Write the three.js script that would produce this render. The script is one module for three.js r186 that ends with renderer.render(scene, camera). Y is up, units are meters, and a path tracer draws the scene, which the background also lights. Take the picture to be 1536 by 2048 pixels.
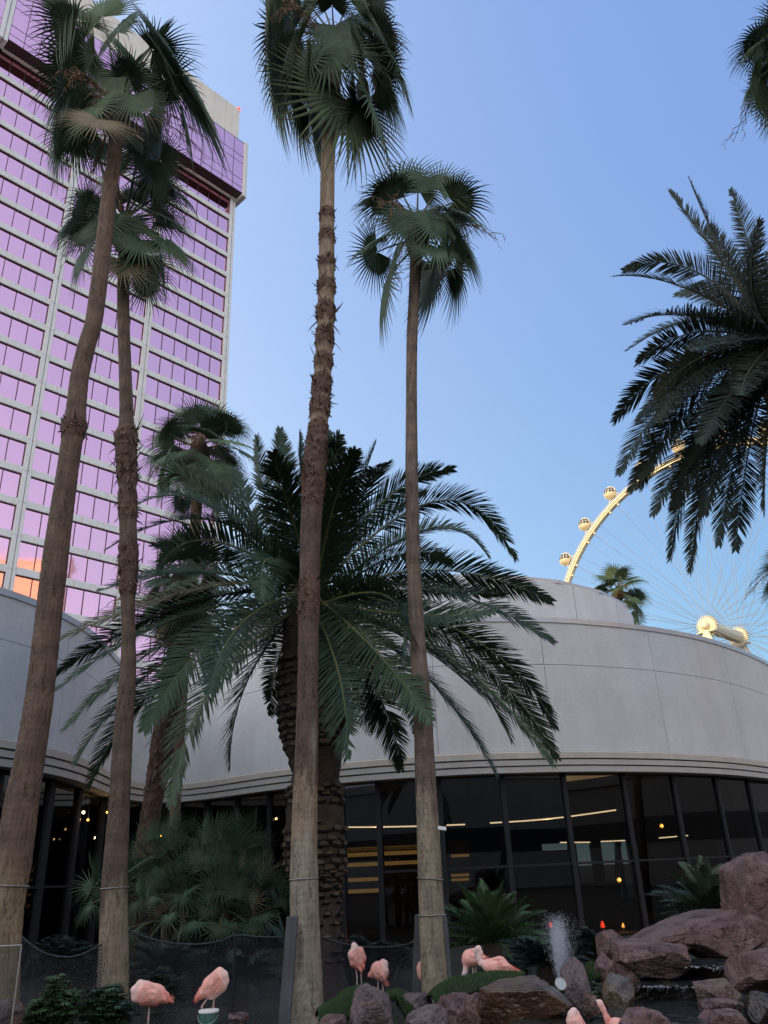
import * as THREE from 'three';
import { mergeGeometries, mergeVertices } from 'three/addons/utils/BufferGeometryUtils.js';

// ------------------------------------------------------------------ camera, sky, sun, exposure
const scene = new THREE.Scene();
const EYE = new THREE.Vector3(0, 1.65, 0), F = 1600;
const camera = new THREE.PerspectiveCamera(2 * Math.atan(1024 / F) * 180 / Math.PI, 0.75, 0.1, 6000);
camera.position.copy(EYE);
camera.rotation.order = 'YXZ';
camera.rotation.set(24.35 * Math.PI / 180, 0, -2.61 * Math.PI / 180);
camera.updateMatrixWorld(true);

const SUN = new THREE.Vector3(-0.72, 0.17, 0.69).normalize();
{ // clear evening sky: blue overhead, paler at the horizon, warm and bright on the side of the low sun
  const W = 512, H = 256, data = new Float32Array(W * H * 4), sx = Math.hypot(SUN.x, SUN.z);
  const mix = (a, b, t) => a.map((v, i) => v + (b[i] - v) * t);
  for (let j = 0; j < H; j++) for (let i = 0; i < W; i++) {
    const el = (j + 0.5) / H * Math.PI - Math.PI / 2, az = ((i + 0.5) / W - 0.5) * 2 * Math.PI;
    const x = Math.cos(az) * Math.cos(el), z = Math.sin(az) * Math.cos(el), y = Math.sin(el);
    const d = (x * SUN.x + z * SUN.z) / (Math.max(1e-4, Math.cos(el)) * sx), s = (1 + d) / 2;
    const hor = mix([0.30, 0.80, 0.93], [4.0, 3.7, 3.7], s), zen = mix([0.225, 0.362, 0.765], [0.76, 0.97, 1.22], s);
    const up = Math.max(0, y);
    let c = mix(zen, hor, Math.exp(-up / (0.25 + 0.14 * s)));
    const g = Math.max(0, x * SUN.x + y * SUN.y + z * SUN.z);
    const glow = 2.0 * Math.pow(g, 60) + 0.5 * Math.pow(g, 7);
    c = [c[0] + glow, c[1] + glow * 0.72, c[2] + glow * 0.42];
    if (y < 0) c = c.map((v) => v * 0.5);
    data.set([...c, 1], (j * W + i) * 4);
  }
  const sky = new THREE.DataTexture(data, W, H, THREE.RGBAFormat, THREE.FloatType);
  sky.mapping = THREE.EquirectangularReflectionMapping; sky.magFilter = sky.minFilter = THREE.LinearFilter; sky.needsUpdate = true;
  scene.background = sky; scene.environment = sky;
}
const sun = new THREE.DirectionalLight(new THREE.Color().setRGB(1.0, 0.64, 0.15), 3.7);
sun.position.copy(SUN).multiplyScalar(400); sun.castShadow = true;
Object.assign(sun.shadow.camera, { left: -420, right: 420, top: 300, bottom: -300, near: 1, far: 1200 });
sun.shadow.mapSize.set(4096, 4096);
scene.add(sun, sun.target);

const renderer = new THREE.WebGLRenderer({ antialias: true });
renderer.toneMapping = THREE.LinearToneMapping;
renderer.toneMappingExposure = 1.0;
renderer.shadowMap.enabled = true;

// ------------------------------------------------------------------ helpers
function rng(seed) { let a = seed >>> 0; return () => { a = (a + 0x6D2B79F5) | 0; let t = Math.imul(a ^ (a >>> 15), 1 | a); t = (t + Math.imul(t ^ (t >>> 7), 61 | t)) ^ t; return ((t ^ (t >>> 14)) >>> 0) / 4294967296; }; }
const V = (x, y, z) => new THREE.Vector3(x, y, z), UP = V(0, 1, 0), PI = Math.PI;
const lerp = (a, b, t) => a + (b - a) * t, clamp = (x, a, b) => Math.min(b, Math.max(a, x));
const smooth = (a, b, x) => { const t = clamp((x - a) / (b - a), 0, 1); return t * t * (3 - 2 * t); };
// measured directions: a point of the photograph (1536 x 2048) becomes a bearing from the eye, and a distance makes it a place
const M3 = new THREE.Matrix3().setFromMatrix4(camera.matrixWorld);
const FWD = V(0, 0, -1).applyMatrix3(M3);
const ray = (x, y) => V(x - 768, 1024 - y, -F).applyMatrix3(M3);
const atZ = (x, y, D) => { const d = ray(x, y); return d.multiplyScalar(D / -d.z).add(EYE); };
const atY = (x, y, h) => { const d = ray(x, y); return d.multiplyScalar((h - EYE.y) / d.y).add(EYE); };
const perPx = (p) => p.clone().sub(EYE).dot(FWD) / F;              // metres per photo pixel at a place
const M3i = M3.clone().transpose();
const pix = (p) => { const c = p.clone().sub(EYE).applyMatrix3(M3i); return [768 - F * c.x / c.z, 1024 + F * c.y / c.z, -c.z]; };

function h2(x, y, s) { let h = Math.imul(x | 0, 374761393) ^ Math.imul(y | 0, 668265263) ^ Math.imul(s | 0, 974634777); h = Math.imul(h ^ (h >>> 13), 1274126177); return ((h ^ (h >>> 16)) >>> 0) / 4294967296; }
function vnoise(x, y, px, py, s) {                                   // value noise that tiles every px, py cells
  const xi = Math.floor(x), yi = Math.floor(y), fx = x - xi, fy = y - yi, u = fx * fx * (3 - 2 * fx), v = fy * fy * (3 - 2 * fy);
  const m = (a, n) => ((a % n) + n) % n;
  const a = h2(m(xi, px), m(yi, py), s), b = h2(m(xi + 1, px), m(yi, py), s), c = h2(m(xi, px), m(yi + 1, py), s), d = h2(m(xi + 1, px), m(yi + 1, py), s);
  return lerp(lerp(a, b, u), lerp(c, d, u), v);
}
function fbm(x, y, px, py, s, oct = 5) { let r = 0, a = 0.5, t = 0; for (let o = 0; o < oct; o++) { r += a * vnoise(x, y, px, py, s + o * 17); t += a; a *= 0.5; x *= 2; y *= 2; px *= 2; py *= 2; } return r / t; }
function h3(x, y, z, s) { return h2(x + Math.imul(z, 7919), y - Math.imul(z, 104729), s); }
function noise3(x, y, z, s = 1) {
  const xi = Math.floor(x), yi = Math.floor(y), zi = Math.floor(z), fx = x - xi, fy = y - yi, fz = z - zi;
  const u = fx * fx * (3 - 2 * fx), v = fy * fy * (3 - 2 * fy), w = fz * fz * (3 - 2 * fz);
  const c = (i, j, k) => h3(xi + i, yi + j, zi + k, s);
  return lerp(lerp(lerp(c(0, 0, 0), c(1, 0, 0), u), lerp(c(0, 1, 0), c(1, 1, 0), u), v), lerp(lerp(c(0, 0, 1), c(1, 0, 1), u), lerp(c(0, 1, 1), c(1, 1, 1), u), v), w);
}
function tex(size, fn, srgb) {                                       // fn(u, v) -> grey or [r, g, b] in 0..1
  const d = new Uint8Array(size * size * 4);
  for (let j = 0; j < size; j++) for (let i = 0; i < size; i++) {
    const c = fn((i + 0.5) / size, (j + 0.5) / size), k = (j * size + i) * 4, a = Array.isArray(c) ? c : [c, c, c];
    for (let q = 0; q < 3; q++) d[k + q] = clamp(Math.round((srgb ? Math.pow(clamp(a[q], 0, 1), 1 / 2.2) : a[q]) * 255), 0, 255);
    d[k + 3] = 255;
  }
  const t = new THREE.DataTexture(d, size, size, THREE.RGBAFormat);
  t.wrapS = t.wrapT = THREE.RepeatWrapping; t.magFilter = THREE.LinearFilter; t.minFilter = THREE.LinearMipmapLinearFilter; t.generateMipmaps = true;
  if (srgb) t.colorSpace = THREE.SRGBColorSpace;
  t.needsUpdate = true; return t;
}
const every = (t, m, n = m) => { const c = t.clone(); c.repeat.set(1 / m, 1 / n); c.needsUpdate = true; return c; };  // one tile = m metres of uv

class MB {                                                           // collects geometry for ONE named mesh
  constructor() { this.p = []; this.c = []; this.u = []; this.i = []; }
  v(p, c = [1, 1, 1], u = 0, v = 0) { this.p.push(p.x, p.y, p.z); this.c.push(c[0], c[1], c[2]); this.u.push(u, v); return this.p.length / 3 - 1; }
  tri(a, b, c) { this.i.push(a, b, c); }
  quad(a, b, c, d) { this.i.push(a, b, c, a, c, d); }
  face(P, c, uv) { const k = P.map((p, n) => this.v(p, c, uv ? uv[n][0] : 0, uv ? uv[n][1] : 0)); for (let n = 1; n < k.length - 1; n++) this.tri(k[0], k[n], k[n + 1]); }
  tube(path, rad, sides = 8, col = [1, 1, 1], caps = true) {         // rad: number or fn(t, angle, k); col: colour or fn(t, angle)
    const n = path.length; let N = null, len = 0; const rows = [];
    for (let k = 0; k < n; k++) {
      const T = path[Math.min(k + 1, n - 1)].clone().sub(path[Math.max(k - 1, 0)]).normalize();
      if (!N) N = (Math.abs(T.y) > 0.9 ? V(1, 0, 0) : V(0, 1, 0)).cross(T).normalize();
      N.sub(T.clone().multiplyScalar(N.dot(T))).normalize();
      const B = T.clone().cross(N); if (k) len += path[k].distanceTo(path[k - 1]);
      const row = [], t = k / (n - 1);
      for (let s = 0; s <= sides; s++) {
        const a = (s % sides) / sides * 2 * PI, r = typeof rad === 'function' ? rad(t, a, k) : rad, c = typeof col === 'function' ? col(t, a) : col;
        const r0 = typeof rad === 'function' ? rad(0.5, 0, k) : rad;
        row.push(this.v(path[k].clone().addScaledVector(N, Math.cos(a) * r).addScaledVector(B, Math.sin(a) * r), c, s / sides * Math.max(0.02, r0) * 2 * PI, len));
      }
      rows.push(row);
      if (k) for (let s = 0; s < sides; s++) this.quad(rows[k - 1][s], rows[k - 1][s + 1], row[s + 1], row[s]);
    }
    if (caps) for (const e of [0, n - 1]) { const c = this.v(path[e], typeof col === 'function' ? col(e ? 1 : 0, 0) : col); for (let s = 0; s < sides; s++) e ? this.tri(rows[e][s], rows[e][s + 1], c) : this.tri(rows[e][s + 1], rows[e][s], c); }
    return this;
  }
  bar(a, b, r, sides = 6, col) { return this.tube([a, b], r, sides, col); }
  box(o, X, Y, Z, col = [1, 1, 1], bev = 0) {                        // centre o, half-axes X, Y, Z (vectors); uv in metres; optional bevel in metres
    const lx = X.length(), ly = Y.length(), lz = Z.length(), b = Math.min(bev, lx * 0.49, ly * 0.49, lz * 0.49);
    const P = (x, y, z) => o.clone().addScaledVector(X, x).addScaledVector(Y, y).addScaledVector(Z, z);
    const f = (q, w, h) => this.face(q.map((e) => P(...e)), col, [[0, 0], [w, 0], [w, h], [0, h]].map(([s, t]) => [s + o.x + o.z, t + o.y]));
    const ix = 1 - b / lx, iy = 1 - b / ly, iz = 1 - b / lz;
    f([[-ix, -iy, 1], [ix, -iy, 1], [ix, iy, 1], [-ix, iy, 1]], 2 * lx, 2 * ly); f([[ix, -iy, -1], [-ix, -iy, -1], [-ix, iy, -1], [ix, iy, -1]], 2 * lx, 2 * ly);
    f([[1, -iy, iz], [1, -iy, -iz], [1, iy, -iz], [1, iy, iz]], 2 * lz, 2 * ly); f([[-1, -iy, -iz], [-1, -iy, iz], [-1, iy, iz], [-1, iy, -iz]], 2 * lz, 2 * ly);
    f([[-ix, 1, iz], [ix, 1, iz], [ix, 1, -iz], [-ix, 1, -iz]], 2 * lx, 2 * lz); f([[-ix, -1, -iz], [ix, -1, -iz], [ix, -1, iz], [-ix, -1, iz]], 2 * lx, 2 * lz);
    if (b > 0) {
      for (const s of [-1, 1]) for (const t of [-1, 1]) {
        const q1 = [[-ix, s, t * iz], [ix, s, t * iz], [ix, s * iy, t], [-ix, s * iy, t]], q2 = [[s, -iy, t * iz], [s, iy, t * iz], [s * ix, iy, t], [s * ix, -iy, t]], q3 = [[s, t * iy, -iz], [s, t * iy, iz], [s * ix, t, iz], [s * ix, t, -iz]];
        f(s * t > 0 ? q1.reverse() : q1, 2 * lx, b); f(s * t > 0 ? q2.reverse() : q2, 2 * ly, b); f(s * t > 0 ? q3.reverse() : q3, 2 * lz, b);
        for (const w of [-1, 1]) { const q = [[s * ix, t * iy, w], [s, t * iy, w * iz], [s * ix, t, w * iz]]; this.face((s * t * w > 0 ? q : q.reverse()).map((e) => P(...e)), col, [[0, 0], [b, 0], [b, b]]); }
      }
    }
    return this;
  }
  abox(x0, x1, y0, y1, z0, z1, col, bev) { return this.box(V((x0 + x1) / 2, (y0 + y1) / 2, (z0 + z1) / 2), V((x1 - x0) / 2, 0, 0), V(0, (y1 - y0) / 2, 0), V(0, 0, (z1 - z0) / 2), col, bev); }
  geo(origin) {
    const g = new THREE.BufferGeometry(), p = new Float32Array(this.p);
    if (origin) for (let k = 0; k < p.length; k += 3) { p[k] -= origin.x; p[k + 1] -= origin.y; p[k + 2] -= origin.z; }
    g.setAttribute('position', new THREE.BufferAttribute(p, 3));
    g.setAttribute('color', new THREE.BufferAttribute(new Float32Array(this.c), 3));
    g.setAttribute('uv', new THREE.BufferAttribute(new Float32Array(this.u), 2));
    g.setIndex(this.i); g.computeVertexNormals(); return g;
  }
}
const used = {};
function numbered(name) { const n = used[name] = (used[name] ?? -1) + 1; return n ? `${name}_${String(n).padStart(3, '0')}` : name; }
function sh(m) { m.castShadow = m.receiveShadow = true; return m; }
function thing(name, label, category, pos = V(0, 0, 0), group) {     // a Group at the thing's base; its parts are its children
  const o = new THREE.Group(); o.name = numbered(name); o.position.copy(pos); o.userData = { label, category }; if (group) o.userData.group = group;
  scene.add(o); return o;
}
const count = new Map();
function pname(parent, name) { const k = parent.uuid + name, n = count.get(k) ?? 0; count.set(k, n + 1); return n ? `${name}_${String(n).padStart(3, '0')}` : name; }
function worldOf(o) { const w = V(0, 0, 0); for (let q = o; q; q = q.parent) w.add(q.position); return w; }
function part(name, mb, mat, parent, extra) {                        // world-space geometry becomes a child mesh of its thing (things are not turned)
  const g = mb instanceof MB ? mb.geo(worldOf(parent)) : mb, m = sh(new THREE.Mesh(g, mat));
  m.name = pname(parent, name); if (extra) Object.assign(m.userData, extra); parent.add(m); return m;
}
function struct(name, mb, mat, kind = 'structure', extra) { const m = sh(new THREE.Mesh(mb instanceof MB ? mb.geo() : mb, mat)); m.name = numbered(name); m.userData = { kind, ...extra }; scene.add(m); return m; }
const spline = (pts, n) => new THREE.CatmullRomCurve3(pts, false, 'centripetal').getPoints(n);

// ------------------------------------------------------------------ materials
const C = (r, g, b) => new THREE.Color().setRGB(r, g, b);
const std = (o) => new THREE.MeshStandardMaterial({ roughness: 0.8, ...o });
const T = {};
T.grain = tex(512, (u, v) => fbm(u * 16, v * 16, 16, 16, 3, 6));
T.concrete = tex(1024, (u, v) => { const a = fbm(u * 5, v * 5, 5, 5, 11, 6), s = fbm(u * 24, v * 3, 24, 3, 19, 3), f = fbm(u * 90, v * 90, 90, 90, 5, 2); const k = 0.86 + 0.24 * (a - 0.5) + 0.05 * (s - 0.5) + 0.10 * (f - 0.5); return [k, k * 0.995, k * 0.985]; }, true);
T.concreteB = tex(512, (u, v) => 0.5 + 0.6 * (fbm(u * 60, v * 60, 60, 60, 5, 4) - 0.5) + 0.5 * (fbm(u * 6, v * 6, 6, 6, 8, 3) - 0.5));
T.bark = tex(512, (u, v) => {                                        // fine rings, vertical cracks, dark flecks
  const w = fbm(u * 6, v * 6, 6, 6, 21, 4), ring = 0.5 + 0.5 * Math.sin((v * 14 + 1.2 * (fbm(u * 4, v * 5, 4, 5, 30, 3) - 0.5)) * 2 * PI);
  const crack = smooth(0.60, 0.74, fbm(u * 40, v * 5, 40, 5, 33, 3)), fleck = smooth(0.60, 0.76, fbm(u * 34, v * 26, 34, 26, 44, 3)) * smooth(0.35, 0.6, fbm(u * 5, v * 4, 5, 4, 47, 3));
  const k = (0.64 + 0.40 * w + 0.03 * ring) * (1 - 0.35 * crack) * (1 - 0.5 * fleck); return [k, k * 0.97, k * 0.93];
}, true);
T.barkB = tex(512, (u, v) => { const ring = 0.5 + 0.5 * Math.sin((v * 14 + 1.2 * (fbm(u * 4, v * 5, 4, 5, 30, 3) - 0.5)) * 2 * PI); return 0.12 * ring + 0.68 * fbm(u * 30, v * 8, 30, 8, 33, 4) + 0.2 * fbm(u * 50, v * 50, 50, 50, 9, 2); });
T.rock = tex(1024, (u, v) => { const a = fbm(u * 6, v * 6, 6, 6, 51, 6), b = fbm(u * 30, v * 30, 30, 30, 52, 4), st = smooth(0.62, 0.72, fbm(u * 8, v * 14, 8, 14, 57, 5)); const k = 0.62 + 0.5 * (a - 0.3) + 0.25 * (b - 0.5); return [k * (1 + 0.10 * st), k * (0.96 + 0.06 * st), k * (0.95 - 0.06 * st)]; }, true);
T.rockB = tex(1024, (u, v) => 0.6 * fbm(u * 8, v * 8, 8, 8, 61, 6) + 0.4 * Math.abs(fbm(u * 14, v * 14, 14, 14, 66, 4) - 0.5) * 2);
T.wood = tex(512, (u, v) => { const g = fbm(u * 40, v * 2, 40, 2, 71, 4), s = fbm(u * 5, v * 5, 5, 5, 72, 4); const k = 0.55 + 0.4 * (g - 0.5) + 0.5 * (s - 0.4); return [k, k, k]; }, true);
T.soil = tex(1024, (u, v) => { const a = fbm(u * 12, v * 12, 12, 12, 81, 6), b = fbm(u * 60, v * 60, 60, 60, 82, 3); const g = smooth(0.5, 0.62, fbm(u * 4, v * 4, 4, 4, 83, 5)); const k = 0.45 + 0.6 * (a - 0.4) + 0.5 * (b - 0.5); return [lerp(k, k * 0.6, g), lerp(k * 0.82, k * 0.85, g), lerp(k * 0.62, k * 0.4, g)]; }, true);
T.wave = tex(512, (u, v) => fbm(u * 3, v * 3, 3, 3, 91, 2));
T.plaster = tex(512, (u, v) => { const k = 0.9 + 0.12 * (fbm(u * 4, v * 4, 4, 4, 95, 5) - 0.5) + 0.1 * (fbm(u * 30, v * 1, 30, 1, 96, 3) - 0.5); const st = smooth(0.63, 0.75, fbm(u * 24, v * 2, 24, 2, 97, 4)); return [k * (1 - 0.05 * st), k * (1 - 0.09 * st), k * (1 - 0.16 * st)]; }, true);

const M = {
  wall: std({ color: C(0.66, 0.67, 0.685), map: every(T.concrete, 4.2), bumpMap: every(T.concreteB, 1.3), bumpScale: 0.004, roughness: 0.92 }),
  fascia: std({ color: C(0.56, 0.545, 0.52), map: every(T.concrete, 2.3), bumpMap: every(T.concreteB, 0.9), bumpScale: 0.004, roughness: 0.9 }),
  dust: std({ color: C(0.57, 0.52, 0.45), map: every(T.concrete, 1.1), roughness: 0.95 }),
  coping: std({ color: C(0.52, 0.52, 0.56), roughness: 0.45, metalness: 0.3, map: every(T.concrete, 3.1) }),
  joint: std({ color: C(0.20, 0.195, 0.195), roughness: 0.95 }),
  tower: std({ color: C(0.76, 0.745, 0.71), map: every(T.plaster, 7, 5), bumpMap: every(T.concreteB, 2), bumpScale: 0.004, roughness: 0.88 }),
  parapet: std({ color: C(0.78, 0.71, 0.62), map: every(T.plaster, 9, 6), roughness: 0.9 }),
  pink: std({ color: C(1.0, 0.52, 0.645), metalness: 1, roughness: 0.045, bumpMap: every(T.wave, 5, 4), bumpScale: 0.006 }),
  frame: std({ color: C(0.055, 0.03, 0.035), roughness: 0.45, metalness: 0.4 }),
  soffit: std({ color: C(0.55, 0.50, 0.47), metalness: 0.3, roughness: 0.2, bumpMap: every(T.wave, 3), bumpScale: 0.004 }),
  beacon: std({ color: C(0.7, 0.05, 0.03), emissive: C(1, 0.12, 0.06), emissiveIntensity: 1.2, roughness: 0.3 }),
  glass: new THREE.MeshPhysicalMaterial({ color: C(0.15, 0.155, 0.17), transmission: 1, thickness: 0, roughness: 0.0, ior: 1.75 }),
  clear: new THREE.MeshPhysicalMaterial({ color: C(0.75, 0.80, 0.80), transmission: 1, thickness: 0, roughness: 0.0, ior: 1.6 }),
  mullion: std({ color: C(0.012, 0.013, 0.017), roughness: 0.8 }),
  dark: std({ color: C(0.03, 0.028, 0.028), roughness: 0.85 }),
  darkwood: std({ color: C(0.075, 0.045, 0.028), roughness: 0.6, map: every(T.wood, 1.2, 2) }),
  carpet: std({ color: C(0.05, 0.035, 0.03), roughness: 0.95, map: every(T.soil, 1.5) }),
  strip: std({ color: C(0.9, 0.7, 0.4), emissive: C(1, 0.72, 0.38), emissiveIntensity: 5.0 }),
  amber: std({ color: C(0.6, 0.4, 0.15), emissive: C(1, 0.55, 0.14), emissiveIntensity: 0.55 }),
  redlamp: std({ color: C(0.7, 0.08, 0.04), emissive: C(1, 0.09, 0.03), emissiveIntensity: 2.6 }),
  orangelamp: std({ color: C(0.8, 0.4, 0.1), emissive: C(1, 0.48, 0.1), emissiveIntensity: 2.0 }),
  bark: std({ vertexColors: true, map: every(T.bark, 0.62, 1.15), bumpMap: every(T.barkB, 0.62, 1.15), bumpScale: 0.018, roughness: 0.95 }),
  husk: std({ vertexColors: true, roughness: 0.95, side: THREE.DoubleSide, bumpMap: every(T.barkB, 0.2), bumpScale: 0.01 }),
  boot: std({ vertexColors: true, roughness: 0.95, map: every(T.bark, 0.25), bumpMap: every(T.barkB, 0.25), bumpScale: 0.01 }),
  leaf: std({ vertexColors: true, roughness: 0.66, side: THREE.DoubleSide }),
  softleaf: std({ vertexColors: true, roughness: 0.6, side: THREE.DoubleSide }),
  straw: std({ vertexColors: true, roughness: 0.9, side: THREE.DoubleSide }),
  wire: std({ color: C(0.42, 0.40, 0.37), metalness: 0.6, roughness: 0.5 }),
  rock: std({ vertexColors: true, map: every(T.rock, 0.9), bumpMap: every(T.rockB, 0.45), bumpScale: 0.045, roughness: 0.88 }),
  wetrock: std({ vertexColors: true, map: every(T.rock, 0.7), bumpMap: every(T.rockB, 0.5), bumpScale: 0.02, roughness: 0.28 }),
  board: std({ color: C(0.12, 0.125, 0.135), map: every(T.wood, 0.5, 1.4), bumpMap: every(T.barkB, 0.4), bumpScale: 0.004, roughness: 0.85 }),
  soil: std({ color: C(0.038, 0.036, 0.029), map: every(T.soil, 3), bumpMap: every(T.rockB, 0.7), bumpScale: 0.03, roughness: 0.97 }),
  paving: std({ color: C(0.20, 0.18, 0.165), map: every(T.concrete, 5), roughness: 0.9 }),
  turf: std({ color: C(0.026, 0.056, 0.018), map: every(T.soil, 0.3), bumpMap: every(T.grain, 0.12), bumpScale: 0.012, roughness: 0.95 }),
  blade: std({ vertexColors: true, roughness: 0.8, side: THREE.DoubleSide }),
  steel: std({ color: C(0.68, 0.62, 0.47), roughness: 0.5, metalness: 0.0 }),
  rimweb: std({ color: C(0.16, 0.11, 0.06), roughness: 0.8 }),
  cable: std({ color: C(0.30, 0.30, 0.33), roughness: 0.6, metalness: 0.3 }),
  cabinglass: std({ color: C(0.05, 0.055, 0.06), roughness: 0.08, metalness: 0.2 }),
  feather: std({ vertexColors: true, roughness: 0.85, bumpMap: every(T.grain, 0.08), bumpScale: 0.003 }),
  net: null,
  panel: new THREE.MeshPhysicalMaterial({ color: C(0.70, 0.76, 0.76), transmission: 1, thickness: 0, roughness: 0.0, ior: 2.3, metalness: 0.0 }),
  tinted: new THREE.MeshPhysicalMaterial({ color: C(0.42, 0.37, 0.30), transmission: 1, thickness: 0, roughness: 0.0, ior: 1.5 }),
  lens: std({ color: C(0.42, 0.45, 0.48), roughness: 0.25 }),
  water: new THREE.MeshPhysicalMaterial({ color: C(0.035, 0.04, 0.04), roughness: 0.06, bumpMap: every(T.wave, 0.5), bumpScale: 0.02 }),
  fallwater: std({ color: C(0.012, 0.013, 0.014), roughness: 0.5 }),
  spray: new THREE.MeshStandardMaterial({ color: C(0.75, 0.78, 0.84), roughness: 0.3, transparent: true, opacity: 0.4 }),
  mist: new THREE.MeshStandardMaterial({ color: C(0.72, 0.76, 0.84), roughness: 0.8, transparent: true, opacity: 0.30, side: THREE.DoubleSide }),
  bucket: std({ color: C(0.01, 0.075, 0.06), roughness: 0.4 }),
  white: std({ color: C(0.72, 0.71, 0.68), roughness: 0.6 }),
};

// ================================================================== GROUND
{
  const g = new THREE.PlaneGeometry(8, 8, 1, 1); // replaced below by one round sheet that reaches the horizon
  const mb = new MB(), rings = [0, 3, 6, 9, 12, 16, 22, 30, 45, 80, 200, 700, 2500, 5000], S = 64; let prev = null;
  rings.forEach((r, k) => { const row = []; for (let s = 0; s <= S; s++) { const a = s / S * 2 * PI, x = Math.cos(a) * r, z = Math.sin(a) * r; row.push(mb.v(V(x, 0, z), [1, 1, 1], x, z)); } if (k) for (let s = 0; s < S; s++) mb.quad(prev[s], row[s], row[s + 1], prev[s + 1]); prev = row; });
  mb.i.reverse(); g.dispose();
  struct('ground', mb, M.soil);
}

// ================================================================== PAVILION (grey curved building with black glass)
const HF = 3.9, HR = 8.08, HL = 7.4;
const plan = (() => {
  const pts = [[-30, -9.5], [-20, -10.5], [-14, -11.6], [-10.6, -13.0], [-8.6, -14.7]].map(([x, z]) => V(x, 0, z));
  for (const [x, y] of [[0, 1532], [84, 1545], [146, 1559], [190, 1575], [222, 1588], [250, 1598], [292, 1604], [328, 1605], [379, 1602], [437, 1595], [500, 1586], [562, 1578], [686, 1565.5], [832, 1554.5], [940, 1548.5], [1060, 1545], [1150, 1543], [1244, 1543], [1349, 1544.5], [1454, 1549], [1536, 1557]]) pts.push(atY(x, y, HF).setY(0));
  pts.push(V(13.45, 0, -28.7), V(14.85, 0, -30.7), V(16.0, 0, -33.2), V(16.7, 0, -36), V(17, 0, -40), V(17, 0, -44));
  let q = new THREE.CatmullRomCurve3(pts, false, 'centripetal').getSpacedPoints(420);
  for (let it = 0; it < 8; it++) q = q.map((p, k) => k && k < q.length - 1 ? p.clone().multiplyScalar(0.5).addScaledVector(q[k - 1], 0.25).addScaledVector(q[k + 1], 0.25) : p);
  const n = q.map((p, k) => { const t = q[Math.min(k + 1, q.length - 1)].clone().sub(q[Math.max(k - 1, 0)]).normalize(); return V(-t.z, 0, t.x); });
  const s = [0]; for (let k = 1; k < q.length; k++) s.push(s[k - 1] + q[k].distanceTo(q[k - 1]));
  return { q, n, s, len: s[s.length - 1] };
})();
function planAt(s, o, y) {
  let a = 0, b = plan.s.length - 1; while (b - a > 1) { const m = (a + b) >> 1; plan.s[m] <= s ? a = m : b = m; }
  const t = clamp((s - plan.s[a]) / (plan.s[b] - plan.s[a]), 0, 1);
  const n = plan.n[a].clone().lerp(plan.n[b], t).normalize();
  return plan.q[a].clone().lerp(plan.q[b], t).addScaledVector(n, o).setY(y);
}
function sAtPx(px, y, o = 0) {                                       // where along the wall a bearing meets it
  let best = 0, bd = 1e9; for (let s = 6; s < plan.len - 8; s += 0.03) { const p = planAt(s, o, y), q = pix(p); if (q[2] > 0 && Math.abs(q[0] - px) < bd) { bd = Math.abs(q[0] - px); best = s; } } return best;
}
function sweep(mb, prof, s0, s1, ends = true, step = 0.22) {
  const n = Math.max(1, Math.ceil((s1 - s0) / step)); let prev = null;
  for (let k = 0; k <= n; k++) {
    const s = lerp(s0, s1, k / n), row = []; let l = 0;
    prof.forEach(([o, y], j) => { if (j) l += Math.hypot(o - prof[j - 1][0], y - prof[j - 1][1]); const e = [mb.v(planAt(s, o, y), [1, 1, 1], s, l + prof[0][1])]; if (j && j < prof.length - 1) e.push(mb.v(planAt(s, o, y), [1, 1, 1], s, l + prof[0][1])); row.push(e); });
    if (prev) for (let j = 0; j < prof.length - 1; j++) { const a = prev[j][prev[j].length - 1], b = prev[j + 1][0], c = row[j + 1][0], d = row[j][row[j].length - 1]; mb.quad(a, d, c, b); }
    if (ends && (k === 0 || k === n)) mb.face((k ? prof : prof.slice().reverse()).map(([o, y]) => planAt(s, o, y)), [1, 1, 1]);
    prev = row;
  }
  return mb;
}
const sCorner = sAtPx(330, HF);
const pav = thing('pavilion', 'grey concrete curved two tier pavilion with black glass ground floor', 'building');
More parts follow.
